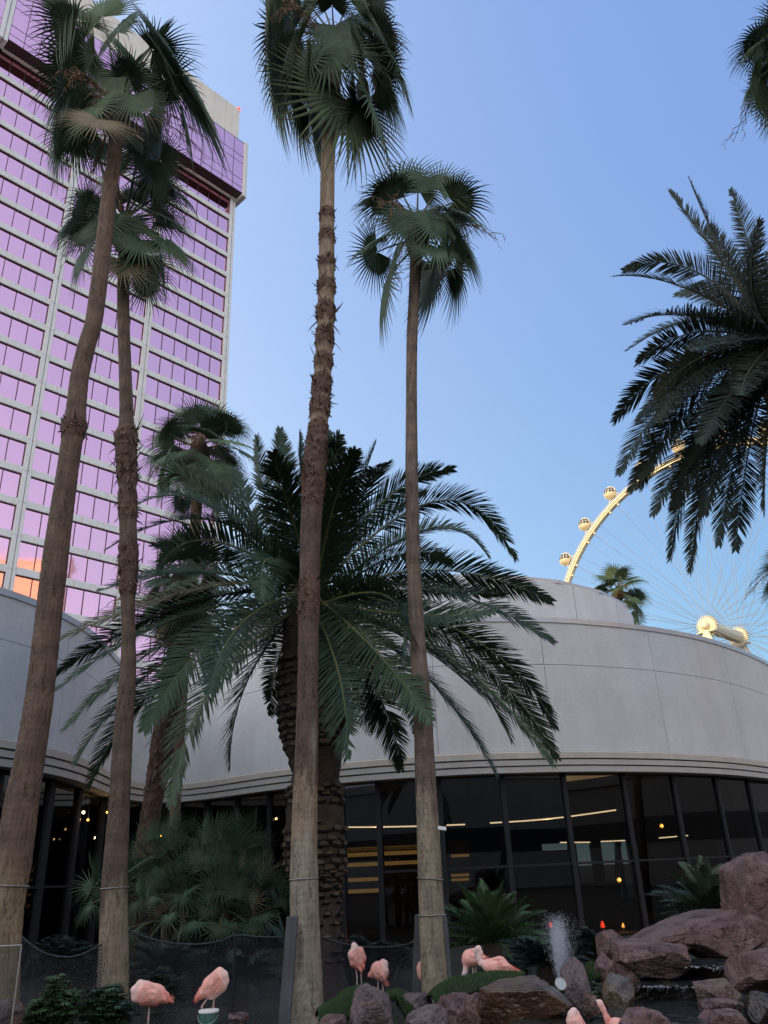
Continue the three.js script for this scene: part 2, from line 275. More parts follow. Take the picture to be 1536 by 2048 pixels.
{
  const jr = [876, 1108, 1335, 1489].map((x) => sAtPx(x, 4.7)), gap = 0.007;
  const stepR = (jr[2] - jr[0]) / 2, right = [sCorner + 0.02];
  for (let s = jr[0] - stepR * 4; s < jr[0] - 1; s += stepR) if (s > sCorner + 0.6) right.push(s);
  right.push(...jr); for (let s = jr[3] + stepR; s < plan.len - 1; s += stepR) right.push(s); right.push(plan.len);
  const jl = sAtPx(114, 4.7), left = []; for (let s = jl - stepR * 8; s < sCorner - 1; s += stepR) if (s > 1) left.push(s);
  left.unshift(0); left.push(sCorner - 0.02);
  const rows = (js, top, mid) => { for (let k = 0; k + 1 < js.length; k++) for (const [y0, y1] of [[HF + 0.53, mid - gap], [mid + gap, top - 0.14]]) part('panel', sweep(new MB(), [[-0.10, y0], [0, y0], [0, y1], [-0.10, y1]], js[k] + gap, js[k + 1] - gap), M.wall, pav); };
  rows(right, HR, 6.74); rows(left, HL, 6.36);
  part('backing_wall', sweep(sweep(new MB(), [[-0.35, HF + 0.3], [-0.03, HF + 0.3], [-0.03, HL - 0.15], [-0.35, HL - 0.15]], 0, sCorner), [[-0.35, HF + 0.3], [-0.03, HF + 0.3], [-0.03, HR - 0.15], [-0.35, HR - 0.15]], sCorner, plan.len), M.joint, pav);
  part('coping', sweep(new MB(), [[-0.4, HL - 0.14], [0.035, HL - 0.14], [0.035, HL], [-0.4, HL]], 0, sCorner - 0.05), M.coping, pav);
  part('coping', sweep(new MB(), [[-0.4, HR - 0.14], [0.035, HR - 0.14], [0.035, HR], [-0.4, HR]], sCorner, plan.len), M.coping, pav);
  // fascia: a dusty ledge over three bands parted by real grooves
  part('ledge', sweep(new MB(), [[-0.03, HF + 0.525], [0.0, HF + 0.525], [0.085, HF + 0.485], [0.085, HF + 0.34], [-0.03, HF + 0.34]], 0, plan.len), M.dust, pav);
  part('fascia_band', sweep(new MB(), [[-0.3, HF + 0.175], [0.05, HF + 0.175], [0.055, HF + 0.305], [-0.3, HF + 0.305]], 0, plan.len), M.fascia, pav);
  part('fascia_band', sweep(new MB(), [[-0.3, HF], [0.015, HF], [0.02, HF + 0.14], [-0.3, HF + 0.14]], 0, plan.len), M.fascia, pav);
  part('fascia_core', sweep(new MB(), [[-0.5, HF + 0.01], [-0.035, HF + 0.01], [-0.035, HF + 0.5], [-0.5, HF + 0.5]], 0, plan.len), M.joint, pav);
  // glass front: mullions, transom and one pane per opening
  const O = -0.42, mx = [-90, -20, 30, 87, 146, 197, 235, 300, 352, 410, 474, 540, 612, 686, 760, 885, 1012, 1137, 1258, 1360, 1447, 1512, 1565].map((x) => sAtPx(x, 2.6, O));
  const wide = new Set([3, 4, 5]);
  mx.forEach((s, k) => { const w = wide.has(k) ? 0.15 : 0.065; part('mullion', sweep(new MB(), [[O - 0.12, 0], [O + 0.07, 0], [O + 0.07, HF], [O - 0.12, HF]], s - w, s + w, true), M.mullion, pav); });
  for (let k = 0; k + 1 < mx.length; k++) {
    const a = mx[k] + (wide.has(k) ? 0.15 : 0.065), b = mx[k + 1] - (wide.has(k + 1) ? 0.15 : 0.065); if (b - a < 0.05) continue;
    part('transom', sweep(new MB(), [[O - 0.05, 1.68], [O + 0.05, 1.68], [O + 0.05, 1.735], [O - 0.05, 1.735]], a, b), M.mullion, pav);
    for (const [y0, y1] of [[0.05, 1.68], [1.735, HF]]) { const m = new MB(); m.face([planAt(a, O, y0), planAt(b, O, y0), planAt(b, O, y1), planAt(a, O, y1)], [1, 1, 1]); part('pane', m, M.glass, pav); }
  }
  const sEnd = mx[mx.length - 1], sBeg = mx[0];
  part('end_wall', sweep(new MB(), [[-0.5, 0], [-0.3, 0], [-0.3, HF], [-0.5, HF]], sEnd, plan.len), M.dark, pav);
  part('end_wall', sweep(new MB(), [[-0.5, 0], [-0.3, 0], [-0.3, HF], [-0.5, HF]], 0, sBeg), M.dark, pav);
  // roof, ceiling and floor fill the plan behind the front
  const slab = (y, th, o) => { const m = new MB(), n = 140; const zb = -44; let prev = null; for (let k = 0; k <= n; k++) { const p = planAt(lerp(0, plan.len, k / n), o, y), b = V(p.x, y, Math.min(zb, p.z)); const r = [m.v(p, [1, 1, 1], p.x, p.z), m.v(b, [1, 1, 1], b.x, b.z), m.v(p.clone().setY(y - th), [1, 1, 1], p.x, p.z), m.v(b.clone().setY(y - th), [1, 1, 1], b.x, b.z)]; if (prev) { m.quad(prev[0], r[0], r[1], prev[1]); m.quad(prev[2], prev[3], r[3], r[2]); } prev = r; } return m; };
  part('roof', slab(HL - 0.5, 0.25, -0.2), M.coping, pav);
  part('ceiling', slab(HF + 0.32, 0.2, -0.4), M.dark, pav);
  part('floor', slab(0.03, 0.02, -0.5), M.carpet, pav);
  // back wall with three tall windows, and the side walls
  const zB = -40, X = (px) => atZ(px, 1720, -zB).x, wins = [[1087, 1150], [1156, 1184], [1206, 1238], [1245, 1259]], yT = 2.62, wall = new MB();
  const b0 = (x0, x1, y0, y1) => wall.abox(x0, x1, y0, y1, zB - 0.2, zB);
  let x = -20; wins.forEach(([a, b], k) => { b0(x, X(a), 0, HF + 0.2); b0(X(a), X(b), yT, HF + 0.2); b0(X(a), X(b), 0, k ? 0.25 : 2.34); x = X(b); }); b0(x, 17, 0, HF + 0.2);
  wall.abox(-20.2, -20, 0, HF + 0.2, -44, -10.5);
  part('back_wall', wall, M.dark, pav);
  wins.forEach(([a, b], k) => { const m = new MB(); m.face([V(X(a), k ? 0.25 : 2.34, zB - 0.1), V(X(b), k ? 0.25 : 2.34, zB - 0.1), V(X(b), yT, zB - 0.1), V(X(a), yT, zB - 0.1)], [1, 1, 1]); part('back_window', m, M.tinted, pav); });
  // upper tier
  const c = V(1.62, 0, -33.05), r = 8.35, H2 = 10.5, jm = [-2.25, -1.93, -1.61, -1.29, -0.97, -0.65, -0.33, 0, 0.32];
  const ring = (a0, a1, r0, r1, y0, y1) => { const m = new MB(), n = 24, P = (a, rr, y) => V(c.x + Math.cos(a) * rr, y, c.z - Math.sin(a) * rr); for (let k = 0; k < n; k++) { const a = lerp(a0, a1, k / n), b = lerp(a0, a1, (k + 1) / n); const U = [[a * r1, y0], [b * r1, y0], [b * r1, y1], [a * r1, y1]]; m.face([P(a, r1, y0), P(b, r1, y0), P(b, r1, y1), P(a, r1, y1)].reverse(), [1, 1, 1], U.slice().reverse()); m.face([P(a, r1, y1), P(b, r1, y1), P(b, r0, y1), P(a, r0, y1)].reverse(), [1, 1, 1]); m.face([P(a, r1, y0), P(b, r1, y0), P(b, r0, y0), P(a, r0, y0)], [1, 1, 1]); } m.face([P(a0, r1, y0), P(a0, r1, y1), P(a0, r0, y1), P(a0, r0, y0)], [1, 1, 1]); m.face([P(a1, r1, y0), P(a1, r1, y1), P(a1, r0, y1), P(a1, r0, y0)], [1, 1, 1]); return m; };
  for (let k = 0; k < jm.length - 1; k++) part('upper_panel', ring(jm[k] + 0.0015, jm[k + 1] - 0.0015, r - 0.1, r, 6.8, H2 - 0.12), M.wall, pav);
  part('upper_backing', ring(-PI, PI, r - 0.4, r - 0.03, 6.8, H2 - 0.12), M.joint, pav);
  part('upper_coping', ring(-PI, PI, r - 0.4, r + 0.035, H2 - 0.12, H2), M.coping, pav);
  const lid = new MB(); for (let k = 0; k < 48; k++) lid.face([V(c.x, H2 - 0.3, c.z), V(c.x + Math.cos(k / 24 * PI) * (r - 0.3), H2 - 0.3, c.z - Math.sin(k / 24 * PI) * (r - 0.3)), V(c.x + Math.cos((k + 1) / 24 * PI) * (r - 0.3), H2 - 0.3, c.z - Math.sin((k + 1) / 24 * PI) * (r - 0.3))], [1, 1, 1]);
  part('upper_roof', lid, M.coping, pav);
}
// ---- what shows behind the black glass
function lampLight(p, col, I, dist = 8) { const l = new THREE.PointLight(col, I, dist, 2); l.position.copy(p); l.castShadow = true; l.shadow.radius = 2; scene.add(l); }
{
  const strip = (pts, D, label) => { const o = thing('light_strip', label, 'light strip', atZ(pts[0][0], pts[0][1], D)); const path = spline(pts.map(([x, y]) => atZ(x, y, D)), 18); part('diffuser', new MB().tube(path, 0.022, 6), M.strip, o); part('housing', new MB().tube(path.map((p) => p.clone().add(V(0, 0.055, -0.02))), 0.035, 6), M.dark, o); return path; };
  const p1 = strip([[676, 1654.5], [757, 1654], [834, 1652.5]], 26.5, 'warm glowing strip behind the glass left of the pale straight palm trunk');
  strip([[893, 1650.5], [930, 1649]], 26.5, 'short warm glowing strip just right of the pale straight palm trunk');
  const p2 = strip([[980, 1646], [1060, 1641], [1130, 1634], [1232, 1620]], 26.5, 'longest curved warm glowing strip behind the black glass');
  strip([[1120, 1685], [1180, 1684.5]], 34, 'small level glowing strip above the far windows, left of two');
  strip([[1202, 1683], [1250, 1681]], 34, 'small level glowing strip above the far windows, middle one');
  strip([[1318, 1676], [1376, 1671]], 34, 'small faint strip at the far right inside the glass');
  for (const q of [p1[9], p2[9]]) lampLight(q.clone().add(V(0, -0.12, 0.05)), C(1, 0.72, 0.38), 1.2);
  const bar = thing('bar_shelves', 'tier of amber lit bar shelves behind the glass between the two pale trunks', 'shelves', atZ(724, 1760, 29).setY(0));
  const box = (x0, x1, y, th, mat, name) => { const a = atZ(x0, y, 29), b = atZ(x1, y, 29); part(name, new MB().abox(a.x, b.x, a.y - th, a.y + th, -29.3, -28.8), mat, bar); };
  for (const [x0, x1, y] of [[640, 838, 1703], [640, 838, 1713], [640, 838, 1733], [640, 762, 1763], [640, 760, 1786]]) { box(x0, x1, y, 0.055, M.amber, 'lit_edge'); box(x0, x1, y - 9, 0.06, M.darkwood, 'shelf'); }
  part('back_panel', new MB().abox(atZ(630, 1700, 29).x, atZ(850, 1700, 29).x, 0.03, 3.2, -29.6, -29.45), M.darkwood, bar);
  const bar2 = thing('display_niche', 'small amber lit niche behind the glass right of the pale straight trunk', 'niche', atZ(920, 1710, 29).setY(0));
  for (const y of [1712, 1751, 1760]) { const a = atZ(903, y, 29), b = atZ(938, y, 29); part('lit_edge', new MB().abox(a.x, b.x, a.y - 0.04, a.y + 0.04, -29.2, -28.9), M.amber, bar2); }
  part('back_panel', new MB().abox(atZ(898, 1700, 29).x, atZ(945, 1700, 29).x, 0.03, 2.6, -29.5, -29.3), M.darkwood, bar2);
  // brown timber wall in the left-hand room
  const w = thing('timber_screen', 'brown timber screen wall inside the left hand glass room', 'screen', V(-10, 0, -23.5));
  for (let k = 0; k < 12; k++) part('plank', new MB().abox(-17, -8.6, 0.04 + k * 0.3, 0.325 + k * 0.3, -23.6, -23.5, [1, 1, 1], 0.008), M.darkwood, w);
  const lamp = (px, py, D, r, mat, label, col, I, shade) => {
    const p = atZ(px, py, D), o = thing(shade ? 'table_lamp' : 'pendant_lamp', label, 'lamp', p);
    if (shade) { const m = new MB(); m.tube([p.clone().add(V(0, -r, 0)), p.clone().add(V(0, -r * 0.4, 0)), p.clone().add(V(0, r * 1.1, 0))], (t, a, k) => [r * 0.85, r * 0.8, r * 0.3][k], 12); part('shade', m, mat, o); part('base', new MB().tube([V(p.x, 0.03, p.z), V(p.x, Math.max(0.05, p.y - r), p.z)], 0.03, 8), M.dark, o); }
    else { const g = new THREE.SphereGeometry(r, 14, 10); part('globe', g, mat, o); part('cord', new MB().bar(p.clone().add(V(0, r, 0)), V(p.x, HF + 0.1, p.z), 0.008, 5), M.dark, o); }
    if (I) lampLight(p.clone().add(V(0, 0.02, r + 0.05)), col, I);
  };
  const warm = C(1, 0.68, 0.34), red = C(1, 0.12, 0.05);
  lamp(176, 1640, 21.5, 0.032, M.orangelamp, 'small warm globe lamp in the left room, lower and larger of the bright pair', warm, 0.15);
  lamp(214, 1625, 22.6, 0.026, M.orangelamp, 'small warm globe lamp beside the second trunk, higher one of the pair', warm, 0.12);
  lamp(323, 1672, 27, 0.036, M.orangelamp, 'small warm globe lamp just above the bushy fan palms', warm, 1.0);
  lamp(1238, 1760, 30, 0.085, M.orangelamp, 'orange globe lamp shining in front of the far windows', warm, 1.0);
  lamp(1323, 1652, 28, 0.07, M.orangelamp, 'little orange pendant lamp high behind the glass at the right', warm, 0.6);
  lamp(1205, 1849, 23.6, 0.075, M.redlamp, 'red glowing table lamp behind the glass above the waterfall rocks', red, 0.6, true);
  lamp(1246, 1851, 23.9, 0.055, M.orangelamp, 'small orange table lamp right of the red one', warm, 0.3, true);
  lamp(1101, 1849, 23.2, 0.06, M.redlamp, 'small red table lamp seen past the fountain spray', red, 0.2, true);
  lamp(709, 1884, 22.6, 0.05, M.redlamp, 'small red lamp glowing just over the head of the standing flamingo', red, 0.2, true);
  // a counter and a few people-height partitions, dark
  const ct = thing('counter', 'dark bar counter deep inside the black glass room', 'counter', V(6, 0, -31)); part('body', new MB().abox(2.5, 7.5, 0.03, 1.05, -31.6, -31), M.darkwood, ct); part('top', new MB().abox(2.4, 7.6, 1.05, 1.1, -31.7, -30.9, [1, 1, 1], 0.01), M.dark, ct);
}

// ================================================================== HOTEL TOWER
const K = 1.45, HD = 43.0 * PI / 180, TU = V(Math.sin(HD), 0, -Math.cos(HD)), TN = V(-TU.z, 0, TU.x), P0 = V(-16.525, 0, -72.5);
const tw = thing('hotel_tower', 'white concrete hotel tower with rows of pink mirrored windows', 'building', P0.clone());
const TP = (s, yu, d) => P0.clone().addScaledVector(TU, s * K).addScaledVector(TN, d).setY(1.65 + (yu - 1.65) * K);
function tbox(mb, s0, s1, y0, y1, d0, d1, bev = 0) { const a = TP(s0, y0, d0), b = TP(s1, y1, d1), o = a.clone().add(b).multiplyScalar(0.5); return mb.box(o, TU.clone().multiplyScalar((s1 - s0) * K / 2), V(0, (b.y - a.y) / 2, 0), TN.clone().multiplyScalar((d1 - d0) / 2), [1, 1, 1], bev); }
{
  const B = 6.53, R0 = rng(5), topRow = 37.28 + 1.995 * 7;
  const panes = [], restPanes = new MB();
  const pane = (s0, s1, y0, y1, d) => { // each pane is tilted by a hair, as glazing is
    const t = () => (R0() - 0.5) * 0.012, a = t(), b = t(), m = [TP(s0, y0, d - a - b), TP(s1, y0, d + a - b), TP(s1, y1, d + a + b), TP(s0, y1, d - a + b)];
    const q = pix(m[0].clone().add(m[2]).multiplyScalar(0.5)); panes.push({ m, inside: q[2] > 0 && q[0] > -25 && q[0] < 560 && q[1] > -20 && q[1] < 1330, size: perPx(m[0]), uv: [[s0 * K, y0 * K], [s1 * K, y0 * K], [s1 * K, y1 * K], [s0 * K, y1 * K]] });
  };
  const frames = new MB(), mull = new MB();
  // floors: spandrel bands and pilasters stand proud of the glass line
  const bays = [[-B, 0], [-2 * B, -B], [-3 * B, -2 * B], [-4 * B, -3 * B]];
  for (let n = -14; n <= 8; n++) {
    const yt = 37.28 + 1.995 * n, last = n === 8, yTop = last ? 53.45 : yt;
    for (const [s0, s1] of bays) {
      const a = s0 + 0.22, b = s1 - 0.28, y0 = last ? topRow + 0.44 : yt - 1.555;
      if (n === 8 || n <= 7) {
        if (!last) part('spandrel', tbox(new MB(), a, b, yt, yt + 0.44, -0.7, 0, 0.03), M.tower, tw);
        tbox(frames, a, b, yTop - 0.045, yTop, -0.30, -0.14); tbox(frames, b - 0.05, b, y0, yTop - 0.045, -0.30, -0.15); tbox(frames, a, a + 0.03, y0, yTop - 0.045, -0.30, -0.17);
        for (let k = 0; k < 6; k++) { const p0 = lerp(a, b, k / 6), p1 = lerp(a, b, (k + 1) / 6); if (k) tbox(mull, p0 - 0.02, p0 + 0.02, y0, yTop - 0.045, -0.29, -0.17); pane(p0 + (k ? 0.02 : 0.03), p1 - (k < 5 ? 0.02 : 0.05), y0, yTop - 0.045, -0.22); }
      }
    }
  }
  part('window_frame', frames, M.frame, tw, { kind: 'stuff' }); part('window_mullion', mull, M.frame, tw, { kind: 'stuff' });
  for (let k = 0; k <= 4; k++) {
    const g = -k * B, yB = 37.28 + 1.995 * -14 - 1.99;
    const jl = []; for (let n = -14; n <= 8; n++) jl.push(37.28 + 1.995 * n + 0.22);
    for (const [a, b] of [[g - 0.28, g - 0.022], [g + 0.022, g + 0.22]]) for (let j = -1; j < jl.length; j++) { const y0 = j < 0 ? yB : jl[j] + 0.004, y1 = j + 1 < jl.length ? jl[j + 1] - 0.004 : 53.3; if (y1 > y0) part('pilaster', tbox(new MB(), a, b, y0, y1, -0.7, 0.06, 0.02), M.tower, tw); }
  }
  const body = new MB(); tbox(body, -4.5 * B, 0.215, 1.65 - 1.65 / K, 59.3, -13, -0.71); part('core', body, M.frame, tw);
  part('podium_wall', tbox(new MB(), -4.5 * B, 0.22, 1.65 - 1.65 / K, 37.28 - 1.995 * 14 - 1.56, -0.7, 0), M.tower, tw);
  // jutting upper storeys: glass grid, mirror soffit, end fins
  const D = 1.5, yb = 53.62, yt = 59.35, fr = [0, 0.10, 0.25, 0.57, 0.71, 1], grid = new MB();
  const segs = [[-19.15, 0.12], [-4.5 * B, -19.75]];
  for (const [s0, s1] of segs) {
    const nv = Math.round((s1 - s0) / 1.02);
    for (let k = 0; k < nv; k++) { const a = lerp(s0, s1, k / nv), b = lerp(s0, s1, (k + 1) / nv); for (let j = 0; j < 5; j++) pane(a + 0.02, b - 0.02, lerp(yb, yt, fr[j]) + 0.02, lerp(yb, yt, fr[j + 1]) - 0.02, D); if (k) tbox(grid, a - 0.02, a + 0.02, yb, yt, D - 0.1, D + 0.02); const so = tbox(new MB(), a + 0.03, b - 0.03, yb - 0.02, yb - 0.01, 0.32, D - 0.05); part('soffit_panel', so, M.soffit, tw); }
    for (let j = 0; j < 6; j++) tbox(grid, s0, s1, lerp(yb, yt, fr[j]) - 0.02, lerp(yb, yt, fr[j]) + 0.02, D - 0.1, D + 0.016);
    tbox(grid, s0, s1, yb - 0.03, yb - 0.005, 0.02, D - 0.02);
    part('trim_band', tbox(new MB(), s0, s1, 53.45, yb - 0.045, 0.0, 0.32, 0.02), M.tower, tw);
    part('upper_core', tbox(new MB(), s0, s1, yb, yt, -0.7, D - 0.12), M.frame, tw);
  }
  part('glazing_grid', grid, M.frame, tw);
  for (const [a, b, c, d] of [[0.12, 0.34, 0.36, 0.56], [-19.75, -19.47, -19.43, -19.15]]) {
    part('fin', tbox(new MB(), a, b, 53.35, 59.6, a > 0 ? -0.7 : 0.3, D + 0.12, 0.03), M.tower, tw); part('fin', tbox(new MB(), c, d, 53.35, 59.6, a > 0 ? -0.7 : 0.3, D + 0.02, 0.03), M.tower, tw); part('fin_groove', tbox(new MB(), b, c, 53.36, 59.58, a > 0 ? -0.69 : 0.31, D - 0.03), M.frame, tw);
  }
  for (let k = 0; k < 4; k++) part('parapet', tbox(new MB(), -26.5 + k * 6.68 + 0.006, -26.5 + (k + 1) * 6.68 - 0.006, 59.36, 64.45, -12.5, 0.0, 0.03), M.parapet, tw);
  const bp = TP(0.17, 64.62, -0.25); const lampg = new THREE.SphereGeometry(0.3, 10, 8); lampg.translate(bp.x - P0.x, bp.y - P0.y, bp.z - P0.z); part('beacon_light', lampg, M.beacon, tw); part('beacon_base', tbox(new MB(), 0.08, 0.2, 64.44, 64.5, -0.4, -0.1), M.frame, tw);
  panes.sort((a, b) => (b.inside - a.inside) || (a.size - b.size));
  panes.forEach((p, k) => { const mb = k < 300 ? new MB() : restPanes; mb.face(p.m, [1, 1, 1], p.uv); if (k < 300) part('pane', mb, M.pink, tw); });
  part('pane', restPanes, M.pink, tw, { kind: 'stuff' });
}
// two more blocks stand behind the camera: the one that keeps the sun off the garden, and the one whose sunlit wall the lowest windows mirror
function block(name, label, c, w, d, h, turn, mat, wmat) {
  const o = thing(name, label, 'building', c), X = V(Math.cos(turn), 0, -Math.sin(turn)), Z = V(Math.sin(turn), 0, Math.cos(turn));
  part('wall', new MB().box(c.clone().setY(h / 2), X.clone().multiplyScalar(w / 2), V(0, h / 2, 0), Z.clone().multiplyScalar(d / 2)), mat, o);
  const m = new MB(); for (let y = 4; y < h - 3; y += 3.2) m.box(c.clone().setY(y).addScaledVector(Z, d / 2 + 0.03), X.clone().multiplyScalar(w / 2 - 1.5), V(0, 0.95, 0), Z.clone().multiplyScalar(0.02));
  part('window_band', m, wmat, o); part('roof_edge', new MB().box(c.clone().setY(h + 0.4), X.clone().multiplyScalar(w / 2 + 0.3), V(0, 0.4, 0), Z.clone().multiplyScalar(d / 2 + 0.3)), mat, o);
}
block('hotel_wing', 'tall hotel wing behind the viewpoint that keeps the garden in shade', V(-64, 0, 62), 110, 16, 35, Math.atan2(0.72, -0.69), M.tower, M.pink);
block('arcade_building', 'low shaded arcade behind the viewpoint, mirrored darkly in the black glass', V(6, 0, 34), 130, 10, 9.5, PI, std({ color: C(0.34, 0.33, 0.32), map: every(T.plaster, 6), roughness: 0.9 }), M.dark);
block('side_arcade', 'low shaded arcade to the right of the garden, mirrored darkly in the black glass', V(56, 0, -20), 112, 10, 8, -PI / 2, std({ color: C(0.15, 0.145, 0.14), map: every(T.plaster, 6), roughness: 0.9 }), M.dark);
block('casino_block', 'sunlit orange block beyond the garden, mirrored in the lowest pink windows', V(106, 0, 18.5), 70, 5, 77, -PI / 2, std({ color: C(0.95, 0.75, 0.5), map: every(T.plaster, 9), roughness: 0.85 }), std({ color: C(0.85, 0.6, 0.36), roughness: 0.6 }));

// ================================================================== OBSERVATION WHEEL
{
  const a = V(Math.sin(46 * PI / 180), 0, -Math.cos(46 * PI / 180)), H1 = atZ(1412, 1252, 290), c = H1.clone().addScaledVector(a, 14), R = 76;
  const b = V(a.z, 0, -a.x);                                         // horizontal, in the plane of the wheel
  const at = (ang, r, o = 0) => c.clone().addScaledVector(b, Math.cos(ang) * r).addScaledVector(UP, Math.sin(ang) * r).addScaledVector(a, o);
  const o = thing('observation_wheel', 'giant sunlit golden observation wheel with round glass cabins', 'ferris wheel', V(c.x, 0, c.z));
  const circ = (r, off, n = 168) => Array.from({ length: n + 1 }, (_, k) => at(k / n * 2 * PI, r, off));
  const loop = (name, r, off, tr) => part(name, new MB().tube(circ(r, off), tr, 10, [1, 1, 1], false), M.steel, o);
  loop('rim_tube', R + 0.85, 0, 0.62); loop('rim_tube', R - 0.85, -0.75, 0.5); loop('rim_tube', R - 0.85, 0.75, 0.5); loop('rim_rail', R + 1.75, -0.5, 0.13); loop('rim_rail', R + 1.75, 0.5, 0.13); part('rim_web', new MB().tube(circ(R + 0.02, 0.1), 0.28, 6, [1, 1, 1], false), M.rimweb, o);
  const lat = new MB(), n = 112; for (let k = 0; k < n; k++) { const t = k / n * 2 * PI, t2 = (k + 0.5) / n * 2 * PI; for (const s of [-1, 1]) { lat.bar(at(t, R + 0.85), at(t2, R - 0.85, s * 0.75), 0.1, 5); } lat.bar(at(t, R - 0.85, -0.75), at(t, R - 0.85, 0.75), 0.12, 5); }
  part('rim_lattice', lat, M.steel, o);
  // spindle, flanges with teeth, bearings
  part('spindle', new MB().tube([c.clone().addScaledVector(a, -13), c.clone().addScaledVector(a, 13)], 2.45, 28), M.steel, o);
  for (const s of [-1, 1]) {
    const q = c.clone().addScaledVector(a, s * 13), f = new MB().tube([q.clone().addScaledVector(a, -0.5), q.clone().addScaledVector(a, 0.5)], 3.25, 32);
    for (let k = 0; k < 28; k++) { const t = k / 28 * 2 * PI, d = b.clone().multiplyScalar(Math.cos(t)).addScaledVector(UP, Math.sin(t)); f.box(q.clone().addScaledVector(d, 3.5), d.clone().multiplyScalar(0.55), d.clone().cross(a).multiplyScalar(0.16), a.clone().multiplyScalar(0.55)); }
    part('hub_flange', f, M.steel, o);
    part('hub_ring', new MB().tube(Array.from({ length: 33 }, (_, k) => q.clone().addScaledVector(a, s * 0.55).addScaledVector(b, Math.cos(k / 16 * PI) * 2.2).addScaledVector(UP, Math.sin(k / 16 * PI) * 2.2)), 0.3, 6, [1, 1, 1], false), M.steel, o);
    part('bearing', new MB().tube([q.clone().addScaledVector(a, s * 0.5), q.clone().addScaledVector(a, s * 2.6)], (t) => 1.5 - 0.3 * t, 18), M.steel, o);
    part('bearing_deck', new MB().box(q.clone().addScaledVector(a, s * 1.6).addScaledVector(UP, -2.5), b.clone().multiplyScalar(3.4), V(0, 0.2, 0), a.clone().multiplyScalar(1.2), [1, 1, 1], 0.06), M.steel, o);
    for (const k of [-1, 1]) part('support_leg', new MB().tube([q.clone().addScaledVector(a, s * 1.6).addScaledVector(UP, -2.2), c.clone().addScaledVector(a, s * 30).addScaledVector(b, k * 22).setY(0)], 1.15, 14), M.steel, o);
  }
  const cb = 0.062; for (let k = 0; k < 56; k++) for (const s of [-1, 1]) {
    const t = (k + (s > 0 ? 0.5 : 0)) / 56 * 2 * PI, t2 = t + (k % 2 ? 0.09 : -0.09);
    const q = at(t, 3.1, s * 13), e = at(t2, R - 1.6, s * 0.4); part('cable', new MB().bar(q, e, cb, 4), M.cable, o);
    if (s < 0) { const m = new MB().bar(at(t2, R - 1.3, -0.4), at(t2, R - 2.7, -0.7), 0.42, 7); part('cable_anchor', m, M.steel, o); }
  }
  // cabins that stand above the rooftops
  const want = [[1122, 1115], [1163, 1046], [1218, 983]]; let best = 0, be = 1e9;
  for (let k = 0; k < 400; k++) { const t0 = k / 400 * 2 * PI / 28; let e = 0; for (const w of want) { let m = 1e9; for (let j = 0; j < 28; j++) { const q = pix(at(t0 + j * 2 * PI / 28, R + 5.6)); m = Math.min(m, Math.hypot(q[0] - w[0], q[1] - w[1])); } e += m; } if (e < be) { be = e; best = t0; } }
  const side = V(0, 0, 0).copy(c).negate().setY(0).normalize();
  for (let j = 0; j < 28; j++) {
    const t = best + j * 2 * PI / 28, q = at(t, R + 5.6, 0), px = pix(q); if (q.y < 60 || px[1] > 1200) continue;
    const r = 2.75, g = new THREE.SphereGeometry(r, 28, 18); const cab = new THREE.Group(); cab.name = pname(o, 'cabin'); cab.position.copy(q).sub(worldOf(o)); o.add(cab);
    const sm = sh(new THREE.Mesh(g, M.steel)); sm.name = 'shell'; cab.add(sm);
    for (let w = 0; w < 12; w++) for (let h = 0; h < 2; h++) { const gw = new THREE.SphereGeometry(r + 0.03, 6, 4, w / 12 * 2 * PI + 0.045, 2 * PI / 12 - 0.09, h ? 1.33 : 0.72, h ? 0.38 : 0.54), m = sh(new THREE.Mesh(gw, M.cabinglass)); m.name = pname(cab, 'cabin_window'); cab.add(m); }
    const add = (name, mb) => { const m = sh(new THREE.Mesh(mb.geo(q), M.steel)); m.name = pname(cab, name); cab.add(m); };
    const hoop = (off) => Array.from({ length: 37 }, (_, k) => q.clone().addScaledVector(b, Math.cos(k / 18 * PI) * (r + 0.12)).addScaledVector(UP, Math.sin(k / 18 * PI) * (r + 0.12)).addScaledVector(a, off));
    for (const s of [-0.55, 0.55]) add('hoop', new MB().tube(hoop(s), 0.16, 6, [1, 1, 1], false));
    for (const s of [-1, 1]) { add('strut', new MB().bar(at(t + s * 0.045, R + 0.9), q.clone().addScaledVector(b, (-Math.sin(t)) * s * 1.9 + Math.cos(t) * -2.0).addScaledVector(UP, Math.cos(t) * s * 1.9 + Math.sin(t) * -2.0), 0.26, 7)); add('strut', new MB().bar(at(t + s * 0.008, R + 0.9), q.clone().addScaledVector(b, (-Math.sin(t)) * s * 1.9 + Math.cos(t) * -2.0).addScaledVector(UP, Math.cos(t) * s * 1.9 + Math.sin(t) * -2.0), 0.16, 6)); }
  }
}

